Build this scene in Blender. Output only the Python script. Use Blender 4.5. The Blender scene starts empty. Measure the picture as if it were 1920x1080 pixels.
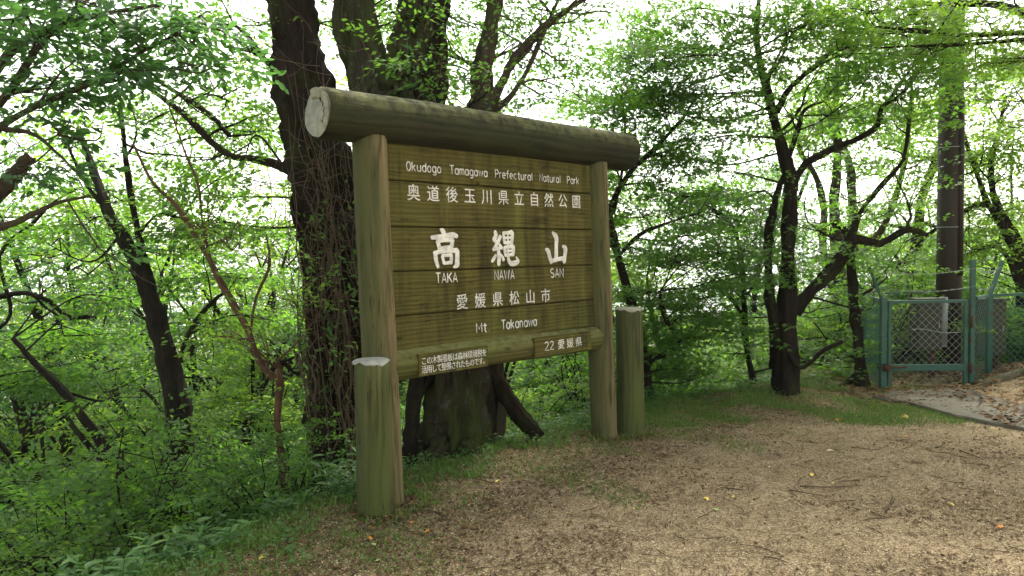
import bpy, math, random
import numpy as np
from mathutils import Matrix, Vector

random.seed(7)
RNG = np.random.default_rng(11)
S = bpy.context.scene
COL = S.collection
rad = math.radians

# ------------------------------------------------------------------ camera
CAMPOS = np.array([0.0, 0.0, 1.5])
FPX = 1430.0
def cam_axes(pitch, roll):
    p, r = rad(pitch), rad(roll)
    fw = np.array([0, math.cos(p), math.sin(p)]); up = np.array([0, -math.sin(p), math.cos(p)]); rt = np.array([1.0, 0, 0])
    return math.cos(r)*rt+math.sin(r)*up, math.cos(r)*up-math.sin(r)*rt, fw
CR, CU, CF = cam_axes(-3.0, -1.0)
cam = bpy.data.cameras.new('camera')
cam.sensor_width = 36.0; cam.lens = FPX/1920*36; cam.clip_start = 0.05; cam.clip_end = 12000
camo = bpy.data.objects.new('camera', cam); COL.objects.link(camo)
m = Matrix.Identity(4)
for i in range(3):
    m[i][0] = CR[i]; m[i][1] = CU[i]; m[i][2] = -CF[i]; m[i][3] = CAMPOS[i]
camo.matrix_world = m
S.camera = camo

# ------------------------------------------------------------------ world, sun, exposure
SUN_EL, SUN_AZ = 52.0, 18.0           # azimuth measured clockwise from +Y (the view direction)
w = bpy.data.worlds.new('World'); S.world = w; w.use_nodes = True
nt = w.node_tree
sky = nt.nodes.new('ShaderNodeTexSky'); sky.sky_type = 'NISHITA'; sky.sun_disc = False
sky.sun_elevation = rad(SUN_EL); sky.sun_rotation = rad(SUN_AZ)
sky.air_density = 1.0; sky.dust_density = 5.0; sky.ozone_density = 1.0; sky.altitude = 900
bg = nt.nodes['Background']; bg.inputs['Strength'].default_value = 0.15
# thin bright cloud over most of the sky: broken white cover mixed with the clear sky
tcw = nt.nodes.new('ShaderNodeTexCoord'); nzw = nt.nodes.new('ShaderNodeTexNoise'); nzw.inputs['Scale'].default_value = 2.2; nzw.inputs['Detail'].default_value = 6
nt.links.new(tcw.outputs['Generated'], nzw.inputs['Vector'])
rpw = nt.nodes.new('ShaderNodeValToRGB'); rpw.color_ramp.elements[0].position = .30; rpw.color_ramp.elements[0].color = (.62, .62, .62, 1); rpw.color_ramp.elements[1].position = .62
nt.links.new(nzw.outputs['Fac'], rpw.inputs['Fac'])
bwn = nt.nodes.new('ShaderNodeRGBToBW'); nt.links.new(sky.outputs['Color'], bwn.inputs['Color'])
clc = nt.nodes.new('ShaderNodeMix'); clc.data_type = 'RGBA'; clc.blend_type = 'MULTIPLY'; clc.inputs[0].default_value = 1
nt.links.new(bwn.outputs[0], clc.inputs[6]); clc.inputs[7].default_value = (1.17, 1.15, 1.05, 1)
mxw = nt.nodes.new('ShaderNodeMix'); mxw.data_type = 'RGBA'; nt.links.new(rpw.outputs['Color'], mxw.inputs[0])
nt.links.new(sky.outputs['Color'], mxw.inputs[6]); nt.links.new(clc.outputs[2], mxw.inputs[7])
nt.links.new(mxw.outputs[2], bg.inputs['Color'])
sun = bpy.data.lights.new('sun', 'SUN'); sun.energy = 2.6; sun.angle = rad(28); sun.color = (1.0, 0.93, 0.80)
suno = bpy.data.objects.new('sun', sun); COL.objects.link(suno)
sd_ = Vector((math.sin(rad(SUN_AZ))*math.cos(rad(SUN_EL)), math.cos(rad(SUN_AZ))*math.cos(rad(SUN_EL)), math.sin(rad(SUN_EL))))
suno.rotation_euler = sd_.to_track_quat('Z', 'Y').to_euler()
S.view_settings.view_transform = 'Standard'; S.view_settings.look = 'None'
S.view_settings.exposure = 2.0; S.view_settings.gamma = 1.0
S.view_settings.use_curve_mapping = False
S.render.engine = 'CYCLES'
S.cycles.max_bounces = 8; S.cycles.transmission_bounces = 6; S.cycles.volume_bounces = 1
S.cycles.use_denoising = True

# ------------------------------------------------------------------ geometry helpers
def at(px, py, Z):
    """Design aid: a point Z metres ahead of the camera, as traced on the 1920x1080 photograph."""
    return CAMPOS + Z*(CF + CR*((px-960)/FPX) - CU*((py-540)/FPX))

class MB:
    """Collects vertices and faces of any size, builds one mesh."""
    def __init__(s): s.v = []; s.f = []; s.n = 0
    def add(s, V, F):
        V = np.asarray(V, float).reshape(-1, 3)
        if not isinstance(F, list): F = [F]
        for a in F:
            a = np.asarray(a, np.int64)
            if a.size: s.f.append(a+s.n)
        s.v.append(V); s.n += len(V)
        return s
    def mesh(s, name, mat, smooth=True):
        me = bpy.data.meshes.new(name)
        V = np.concatenate(s.v) if s.v else np.zeros((0, 3))
        loops = np.concatenate([a.ravel() for a in s.f]); tot = np.concatenate([np.full(len(a), a.shape[1]) for a in s.f])
        st = np.concatenate([[0], np.cumsum(tot)[:-1]])
        me.vertices.add(len(V)); me.vertices.foreach_set('co', V.astype(np.float32).ravel())
        me.loops.add(len(loops)); me.loops.foreach_set('vertex_index', loops.astype(np.int32))
        me.polygons.add(len(tot)); me.polygons.foreach_set('loop_start', st.astype(np.int32))
        me.polygons.foreach_set('loop_total', tot.astype(np.int32))
        me.polygons.foreach_set('use_smooth', np.full(len(tot), smooth))
        me.materials.append(mat); me.update(calc_edges=True)
        return me
    def build(s, name, mat, parent=None, smooth=True):
        o = bpy.data.objects.new(name, s.mesh(name, mat, smooth)); COL.objects.link(o)
        if parent is not None: o.parent = parent
        return o

def tag(o, label=None, cat=None, group=None, kind=None):
    if label: o['label'] = label
    if cat: o['category'] = cat
    if group: o['group'] = group
    if kind: o['kind'] = kind
    return o
def empty(name, loc=(0, 0, 0), label=None, cat=None, group=None):
    o = bpy.data.objects.new(name, None); COL.objects.link(o); o.location = loc; o.empty_display_size = 0.1
    return tag(o, label, cat, group)
def copy_thing(root, loc, rz=0, sc=1, rot=None):
    r = root.copy(); COL.objects.link(r); r.location = loc
    r.rotation_euler = rot if rot is not None else (0, 0, rz)
    r.scale = (sc, sc, sc) if not hasattr(sc, '__len__') else sc
    for ch in list(root.children):
        c = ch.copy(); COL.objects.link(c); c.parent = r
    return r

def nrm(a): return a/np.maximum(np.linalg.norm(a, axis=-1, keepdims=True), 1e-9)
def smoothline(P, n):
    """Catmull-Rom resample of points (any dimension) to about n per span."""
    P = np.asarray(P, float)
    if len(P) < 3:
        t = np.linspace(0, 1, n+1)[:, None]; return P[0]*(1-t)+P[-1]*t
    Q = np.vstack([2*P[0]-P[1], P, 2*P[-1]-P[-2]]); out = []
    for i in range(1, len(Q)-2):
        t = np.linspace(0, 1, n, endpoint=False)[:, None]
        a, b, c, d = Q[i-1], Q[i], Q[i+1], Q[i+2]
        out.append(0.5*((2*b)+(-a+c)*t+(2*a-5*b+4*c-d)*t*t+(-a+3*b-3*c+d)*t**3))
    out.append(P[-1:]); return np.vstack(out)
def tube(mb, P, R, sides=8, rough=0.0, cap=True, freq=6.0, flat=None, fax=None):
    P = np.asarray(P, float); n = len(P); R = np.broadcast_to(np.asarray(R, float), (n,)).copy()
    T = nrm(np.gradient(P, axis=0))
    a = np.array([0, 0, 1.0]) if abs(T[0][2]) < 0.9 else np.array([1.0, 0, 0])
    if fax is not None: a = np.asarray(fax, float)
    X = np.zeros((n, 3)); x = nrm(a-T[0]*(a@T[0]))
    for i in range(n):
        if fax is not None: x = np.asarray(fax, float)
        x = x-T[i]*(x@T[i]); x = x/max(np.linalg.norm(x), 1e-9); X[i] = x
    Y = np.cross(T, X)
    an = np.arange(sides)*2*math.pi/sides
    rr = np.repeat(R[:, None], sides, 1)
    if rough > 0:
        s = np.r_[0, np.cumsum(np.linalg.norm(np.diff(P, axis=0), axis=1))][:, None]*4.0
        ph = RNG.random(6)*6.28
        rr = rr*(1+rough*(0.5*np.sin(3*an[None]+ph[0]+0.3*np.sin(s+ph[1]))+0.35*np.sin(5*an[None]+ph[2]+s*0.5)+0.3*np.sin(s*freq*0.3+ph[3]+2*an[None]))+0.22*np.sin(11*an[None]+ph[4]+.6*np.sin(s*.8))+0.18*np.sin(s*2.3+7*an[None]+ph[5])+rough*.6*(RNG.random((n, sides))-0.5))
    k = 1.0 if flat is None else flat
    V = P[:, None]+rr[..., None]*(X[:, None]*np.cos(an)[None, :, None]*k+Y[:, None]*np.sin(an)[None, :, None])
    idx = np.arange(n*sides).reshape(n, sides)
    q = np.stack([idx[:-1], np.roll(idx[:-1], -1, 1), np.roll(idx[1:], -1, 1), idx[1:]], -1).reshape(-1, 4)
    F = [q]
    if cap: F += [idx[0][::-1][None], idx[-1][None]]
    mb.add(V.reshape(-1, 3), F)
def box(mb, c, s, M=None):
    c = np.asarray(c, float); h = np.asarray(s, float)/2
    V = np.array([[x, y, z] for x in (-1, 1) for y in (-1, 1) for z in (-1, 1)])*h
    if M is not None: V = V@np.asarray(M).T
    F = np.array([[0, 1, 3, 2], [4, 6, 7, 5], [0, 4, 5, 1], [2, 3, 7, 6], [0, 2, 6, 4], [1, 5, 7, 3]])
    mb.add(V+c, F)
def bar(mb, a, b, wx, wy, up=(0, 0, 1)):
    a = np.asarray(a, float); b = np.asarray(b, float); t = b-a; L = np.linalg.norm(t); t = t/L
    u = np.asarray(up, float)
    if abs(t@u) > 0.95: u = np.array([0.0, 1, 0])
    x = nrm(np.cross(u, t)); y = np.cross(t, x)
    box(mb, (a+b)/2, (wx, wy, L), np.stack([x, y, t], 1))

# ------------------------------------------------------------------ node materials
def mat_new(name):
    m_ = bpy.data.materials.new(name); m_.use_nodes = True
    t = m_.node_tree; t.nodes.clear()
    o = t.nodes.new('ShaderNodeOutputMaterial')
    return m_, t, o
class NT:
    def __init__(s, t): s.t = t
    def n(s, typ, **kw):
        nd = s.t.nodes.new(typ)
        for k, v in kw.items():
            if k.startswith('i_'): nd.inputs[k[2:].replace('_', ' ')].default_value = v
            else: setattr(nd, k, v)
        return nd
    def l(s, a, b): s.t.links.new(a, b)
    def coord(s, scale=(1, 1, 1), which='Object'):
        c = s.n('ShaderNodeTexCoord'); mp = s.n('ShaderNodeMapping'); mp.inputs['Scale'].default_value = scale
        s.l(c.outputs[which], mp.inputs['Vector']); return mp.outputs['Vector']
    def noise(s, vec, scale, detail=4, rough=0.6, dist=0.0):
        nd = s.n('ShaderNodeTexNoise'); nd.inputs['Scale'].default_value = scale; nd.inputs['Detail'].default_value = detail
        nd.inputs['Roughness'].default_value = rough; nd.inputs['Distortion'].default_value = dist
        s.l(vec, nd.inputs['Vector']); return nd.outputs['Fac']
    def ramp(s, fac, stops, interp='LINEAR'):
        r = s.n('ShaderNodeValToRGB'); e = r.color_ramp.elements; r.color_ramp.interpolation = interp
        while len(e) < len(stops): e.new(0.5)
        for i, (p, c) in enumerate(stops):
            e[i].position = p
            e[i].color = (c, c, c, 1) if not hasattr(c, '__len__') else (*c, 1)
        s.l(fac, r.inputs['Fac']); return r.outputs['Color']
    def mix(s, fac, a, b, mode='MIX'):
        x = s.n('ShaderNodeMix'); x.data_type = 'RGBA'; x.blend_type = mode
        for sock, v in ((x.inputs[0], fac), (x.inputs[6], a), (x.inputs[7], b)):
            if isinstance(v, (int, float)): sock.default_value = v
            elif isinstance(v, tuple): sock.default_value = (*v, 1)
            else: s.l(v, sock)
        return x.outputs[2]
    def math(s, op, a, b=0.0):
        x = s.n('ShaderNodeMath'); x.operation = op
        for i, v in enumerate((a, b)):
            if isinstance(v, (int, float)): x.inputs[i].default_value = v
            else: s.l(v, x.inputs[i])
        return x.outputs[0]
    def bsdf(s, out, col, rough=0.8, bump=None, bstr=0.3, bdist=0.01, spec=0.3, metal=0.0):
        p = s.n('ShaderNodeBsdfPrincipled')
        if isinstance(col, tuple): p.inputs['Base Color'].default_value = (*col, 1)
        else: s.l(col, p.inputs['Base Color'])
        if isinstance(rough, (int, float)): p.inputs['Roughness'].default_value = rough
        else: s.l(rough, p.inputs['Roughness'])
        p.inputs['Specular IOR Level'].default_value = spec; p.inputs['Metallic'].default_value = metal
        if bump is not None:
            b = s.n('ShaderNodeBump'); b.inputs['Strength'].default_value = bstr; b.inputs['Distance'].default_value = bdist
            s.l(bump, b.inputs['Height']); s.l(b.outputs['Normal'], p.inputs['Normal'])
        s.l(p.outputs['BSDF'], out.inputs['Surface']); return p

def mat_leaf(name, cols, trans, tmix=0.45, rough=0.55, nscale=0.7):
    """cols: colour stops chosen leaf by leaf; trans: colour of light passing through."""
    m_, t, o = mat_new(name); N = NT(t)
    g = N.n('ShaderNodeNewGeometry')
    pos = N.n('ShaderNodeTexCoord').outputs['Object']
    nz = N.noise(pos, nscale, 3)
    f = N.math('ADD', N.math('MULTIPLY', g.outputs['Random Per Island'], 0.6), N.math('MULTIPLY', N.math('SUBTRACT', nz, 0.3), 1.0))
    k = len(cols)
    c = N.ramp(f, [(i/(k-1), cols[i]) for i in range(k)])
    p = N.n('ShaderNodeBsdfPrincipled'); N.l(c, p.inputs['Base Color']); p.inputs['Roughness'].default_value = rough
    p.inputs['Specular IOR Level'].default_value = 0.35
    tr = N.n('ShaderNodeBsdfTranslucent')
    tc = N.mix(g.outputs['Random Per Island'], trans, tuple(min(1, x*1.5) for x in trans))
    N.l(tc, tr.inputs['Color'])
    ms = N.n('ShaderNodeMixShader'); ms.inputs[0].default_value = tmix
    N.l(p.outputs[0], ms.inputs[1]); N.l(tr.outputs[0], ms.inputs[2]); N.l(ms.outputs[0], o.inputs['Surface'])
    return m_
M = {}
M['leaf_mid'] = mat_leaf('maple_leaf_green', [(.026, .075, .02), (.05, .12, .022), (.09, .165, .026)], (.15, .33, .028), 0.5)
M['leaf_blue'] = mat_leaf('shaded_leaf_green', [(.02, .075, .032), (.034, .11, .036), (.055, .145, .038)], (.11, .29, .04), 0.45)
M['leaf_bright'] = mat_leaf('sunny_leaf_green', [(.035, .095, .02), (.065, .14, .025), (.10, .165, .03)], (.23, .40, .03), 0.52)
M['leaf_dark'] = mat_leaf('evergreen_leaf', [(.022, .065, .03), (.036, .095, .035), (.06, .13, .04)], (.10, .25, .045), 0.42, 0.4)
M['grass'] = mat_leaf('grass_blade', [(.06, .13, .02), (.10, .19, .03), (.19, .22, .055)], (.11, .22, .03), 0.35, 0.6, 3)
M['herb'] = mat_leaf('herb_leaf', [(.03, .09, .024), (.05, .13, .028), (.085, .17, .03)], (.10, .26, .03), 0.35, 0.5, 3)

def mat_bark(name, dark, light, moss=(.05, .07, .012), mossamt=0.5, sc=1.0, lichen=None):
    m_, t, o = mat_new(name); N = NT(t)
    v = N.coord((1, 1, 0.28)); v1 = N.coord()
    n1 = N.noise(v, 22*sc, 6, 0.75, 0.9); n2 = N.noise(N.coord((1, 1, .45)), 5.0, 5, .7); n3 = N.noise(v, 60*sc, 4)
    c = N.ramp(n1, [(0.32, dark), (0.62, light), (0.8, tuple(x*1.4 for x in light))])
    mfac = N.ramp(n2, [(0.62-mossamt*0.3, 0.0), (0.75-mossamt*0.25, 0.85)])
    c = N.mix(mfac, c, N.mix(n3, tuple(x*0.6 for x in moss), tuple(x*1.5 for x in moss)))
    if lichen:
        n4 = N.noise(N.coord((1, 1, .6)), 16.0, 6, 0.8); c = N.mix(N.ramp(n4, [(0.56, 0.0), (0.66, 0.6)]), c, lichen)
    h = N.math('ADD', n1, N.math('MULTIPLY', n3, 0.4))
    N.bsdf(o, c, 0.9, h, 0.9, 0.03, 0.15)
    return m_
M['bark_dark'] = mat_bark('dark_wet_bark', (.006, .005, .004), (.022, .017, .012), (.03, .04, .01), mossamt=0.3)
M['bark_moss'] = mat_bark('mossy_bark', (.014, .012, .008), (.055, .048, .032), (.035, .05, .010), 0.7, 0.9, lichen=(.13, .13, .10))
M['bark_vine'] = mat_bark('vine_trunk_bark', (.007, .005, .004), (.030, .020, .014), (.028, .036, .010), 0.45, 0.8)
M['bark_grey'] = mat_bark('grey_brown_bark', (.03, .024, .018), (.09, .072, .05), (.06, .075, .02), 0.4)
M['bark_red'] = mat_bark('red_brown_bark', (.05, .027, .017), (.15, .085, .055), (.07, .075, .03), 0.2)
M['twig_dry'] = mat_bark('dry_vine_stem', (.06, .045, .03), (.17, .13, .085), mossamt=0.1)

# ------------------------------------------------------------------ terrain
EDGE = np.array([(-9.0, -9.0), (-4.2, -2.0), (-2.7, 1.2), (-1.95, 2.55), (-1.5, 3.5), (-1.15, 4.35), (-.75, 4.95), (-.15, 5.6), (.5, 6.3), (1.2, 7.05), (2.2, 7.6), (3.1, 8.3), (4.2, 9.6), (6.5, 10.6), (12, 13.0), (40, 16)])
def edge_sd(x, y):
    """Signed distance to the edge of the flat top; positive on the falling side."""
    x = np.asarray(x, float); y = np.asarray(y, float)
    best = np.full(x.shape, 1e9); sg = np.ones(x.shape)
    for a, b in zip(EDGE[:-1], EDGE[1:]):
        d = b-a; L2 = d@d
        t = np.clip(((x-a[0])*d[0]+(y-a[1])*d[1])/L2, 0, 1)
        dx = x-a[0]-t*d[0]; dy = y-a[1]-t*d[1]; q = dx*dx+dy*dy
        cr = d[0]*dy-d[1]*dx
        k = q < best; best = np.where(k, q, best); sg = np.where(k, np.where(cr > 0, 1.0, -1.0), sg)
    return np.sqrt(best)*sg
def hills(x, y):
    return 60*np.sin(x/410+1.3)*np.sin(y/530+.4)+35*np.sin(x/170+y/230)+18*np.sin(x/90-y/120+2)
def ground_z(x, y):
    x = np.asarray(x, float); y = np.asarray(y, float); s = edge_sd(x, y)
    d = np.where(s > 0, np.sqrt(s*s+0.16)-0.4, 0.0)
    z = -0.62*np.minimum(d, 45)-0.22*np.clip(d-45, 0, 900)-0.02*np.clip(d-945, 0, 5000)
    z = z+np.clip((d-60)/300, 0, 1)*hills(x, y)*0.8
    z = z+0.42*np.exp(-((x-6.05)**2+(y-7.45)**2)/0.92)
    near = np.exp(-(s/6)**2)
    z = z+0.012*np.sin(x*2.1+.5)*np.sin(y*1.7)+0.006*np.sin(x*5.3+y*3.1)
    z = z+np.clip(s, 0, 8)*0.03*np.sin(x*1.3)*np.cos(y*1.1+.7)
    z = z+0.035*np.exp(-((s+0.15)/0.3)**2)*(0.6+0.4*np.sin(x*7+y*5))
    return z
def gz(x, y): return float(ground_z(np.array([x]), np.array([y]))[0])

def mapaxis(n, near, far, c, k=7.0):
    t = np.linspace(-1, 1, n); return c+near*t+np.sign(t)*(far-near)*np.abs(t)**k
gx = mapaxis(300, 7.5, 3500, 1.5, 9.0); gy = mapaxis(300, 7.0, 4500, 5.5, 9.0)
gy = gy[gy > -300]
GX, GY = np.meshgrid(gx, gy, indexing='ij')
GZ = ground_z(GX, GY)
ny = len(gy); idx = np.arange(GX.size).reshape(GX.shape)
gf = np.stack([idx[:-1, :-1], idx[1:, :-1], idx[1:, 1:], idx[:-1, 1:]], -1).reshape(-1, 4)
m_, t, o = mat_new('dirt_and_wood_chips'); N = NT(t)
v = N.coord(); vs = N.coord((1, 1, 1))
att = N.n('ShaderNodeAttribute'); att.attribute_name = 'edge_distance'
big = N.noise(v, 1.1, 4, 0.6); mid = N.noise(v, 5.0, 5, 0.7); fine = N.noise(v, 55, 5, 0.75)
vor = N.n('ShaderNodeTexVoronoi'); vor.inputs['Scale'].default_value = 85; vor.inputs['Randomness'].default_value = 1
N.l(v, vor.inputs['Vector'])
sep = N.n('ShaderNodeSeparateColor'); N.l(vor.outputs['Color'], sep.inputs['Color'])
chip = N.ramp(sep.outputs[0], [(0, (.13, .092, .055)), (.35, (.31, .235, .145)), (.7, (.45, .355, .23)), (1, (.56, .47, .34))])
dirt = N.ramp(fine, [(.3, (.12, .082, .045)), (.55, (.30, .23, .135)), (.75, (.43, .35, .22))])
c = N.mix(0.6, chip, dirt)
c = N.mix(N.ramp(mid, [(.47, 0.0), (.68, .6)]), c, (.13, .088, .048))
c = N.mix(N.ramp(big, [(.47, 0.0), (.66, .45)]), c, (.16, .125, .06))
c = N.mix(N.ramp(big, [(.30, .35), (.44, 0.0)]), c, (.46, .38, .22))
# moss and soil towards the edge of the flat top (stored as distance from that edge)
ed = N.math('ADD', att.outputs['Fac'], N.math('MULTIPLY', N.math('SUBTRACT', mid, 0.5), 1.2))
mr = N.n('ShaderNodeMapRange'); mr.inputs['From Min'].default_value = -0.95; mr.inputs['From Max'].default_value = -0.2
N.l(ed, mr.inputs['Value'])
c = N.mix(N.math('MULTIPLY', mr.outputs[0], 0.75), c, N.mix(fine, (.03, .04, .012), (.11, .12, .03)))
mr2 = N.n('ShaderNodeMapRange'); mr2.inputs['From Min'].default_value = 0.0; mr2.inputs['From Max'].default_value = 0.8
N.l(att.outputs['Fac'], mr2.inputs['Value'])
c = N.mix(N.math('MULTIPLY', mr2.outputs[0], 0.9), c, N.mix(mid, (.025, .024, .012), (.05, .065, .02)))
N.bsdf(o, c, 0.95, N.math('ADD', fine, N.math('MULTIPLY', vor.outputs['Distance'], 1.5)), 0.6, 0.012, 0.1)
M['ground'] = m_
g = MB().add(np.stack([GX, GY, GZ], -1).reshape(-1, 3), gf).build('ground', M['ground'])
a = g.data.attributes.new('edge_distance', 'FLOAT', 'POINT'); a.data.foreach_set('value', np.clip(edge_sd(GX, GY), -5, 5).astype(np.float32).ravel())
tag(g, kind='structure', label='hilltop ground of tan dirt and wood chips falling away into a wooded slope')

# ------------------------------------------------------------------ air
hz, t, o = mat_new('valley_haze'); N = NT(t)
pv = N.n('ShaderNodeVolumePrincipled'); pv.inputs['Color'].default_value = (.93, .96, 1, 1); pv.inputs['Density'].default_value = 0.0004
pv.inputs['Anisotropy'].default_value = 0.2
N.l(pv.outputs[0], o.inputs['Volume'])
zlo = float(GZ.min())-2
mb = MB(); box(mb, (1.5, 2100, (zlo+19)/2), (7100, 5000, 19-zlo)); 
hzo = mb.build('haze', hz, smooth=False); tag(hzo, kind='stuff', label='pale haze in the valley beyond the trees')

# ------------------------------------------------------------------ concrete path and kerb at the right
m_, t, o = mat_new('weathered_concrete'); N = NT(t); v = N.coord()
n1 = N.noise(v, 2.5, 6, 0.7); n2 = N.noise(v, 40, 4, 0.7); n3 = N.noise(v, 9, 6, 0.8, 1.0)
c = N.ramp(n1, [(.3, (.08, .075, .055)), (.6, (.145, .135, .105)), (.8, (.20, .19, .15))])
c = N.mix(N.ramp(n3, [(.52, 0.0), (.6, .7)]), c, (.085, .075, .045))
c = N.mix(N.math('MULTIPLY', n2, 0.3), c, (.10, .095, .08))
N.bsdf(o, c, 0.9, n2, 0.4, 0.004, 0.2); M['concrete'] = m_
slabs = [[(3.42, 7.22), (3.62, 6.90), (3.72, 6.36), (3.98, 5.86), (4.85, 6.2), (4.75, 7.3), (4.3, 7.5), (3.75, 7.48)],
         [(3.995, 5.85), (4.6, 5.2), (6.0, 4.7), (6.8, 6.9), (5.6, 7.1), (4.78, 7.28), (4.875, 6.19)]]
path = empty('path', (4.6, 6.4, 0)); tag(path, 'grey concrete path slabs beside the green gate', None, None, 'structure')
def slab(poly):
    P = np.array(poly); cen = P.mean(0); mb_ = MB(); n = len(P)
    rng = np.random.default_rng(3)
    # irregular worn outline
    Q = []
    for i in range(n):
        a_, b_ = P[i], P[(i+1) % n]
        for k in range(6): Q.append(a_+(b_-a_)*k/6+rng.normal(0, .008, 2)*(k > 0))
    Q = np.array(Q); k = len(Q); inn = cen+(Q-cen)*0.985
    rings = [np.c_[Q, np.full(k, -.05)], np.c_[Q, np.full(k, .022)], np.c_[inn, np.full(k, .032)]]
    V = np.vstack(rings+[np.array([[cen[0], cen[1], .034]])])
    F4 = []; F3 = []
    for r in range(2):
        for i in range(k): j = (i+1) % k; F4.append((r*k+i, r*k+j, (r+1)*k+j, (r+1)*k+i))
    for i in range(k): F3.append((2*k+i, 2*k+(i+1) % k, 3*k))
    mb_.add(V-np.array([4.6, 6.4, 0]), [np.array(F4), np.array(F3)])
    return mb_.build('slab', M['concrete'], path, smooth=False)
for p_ in slabs: slab(p_)
kp = smoothline(np.array([(4.66, 7.60, .01), (4.95, 7.58, .10), (5.3, 7.56, .23), (5.7, 7.56, .37), (6.3, 7.6, .42)]), 6)
mb = MB(); tube(mb, kp, 0.055, 10, 0.12)
M['kerb'] = mat_bark('mossy_kerb', (.09, .08, .05), (.20, .185, .13), (.08, .095, .03), 0.6)
tag(mb.build('kerb', M['kerb']), 'mossy rounded kerb climbing the leafy bank right of the gate', 'kerb')

# ------------------------------------------------------------------ the sign
SO = np.array([-0.66952965, 4.48948541, 0.0])
SU = np.array([0.70574745, 0.70843836, -0.00596897]); SV = np.array([-0.01964145, 0.02798745, 0.99941529]); SN = np.array([0.70819118, -0.70521755, 0.03366683])
sign = empty('park_sign', SO, 'large wooden park sign on two log posts under a thick log beam, white lettering', 'sign')
sm = Matrix.Identity(4)
for i in range(3):
    sm[i][0] = SU[i]; sm[i][1] = SN[i]*-1; sm[i][2] = SV[i]; sm[i][3] = SO[i]
sign.matrix_world = sm
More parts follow.
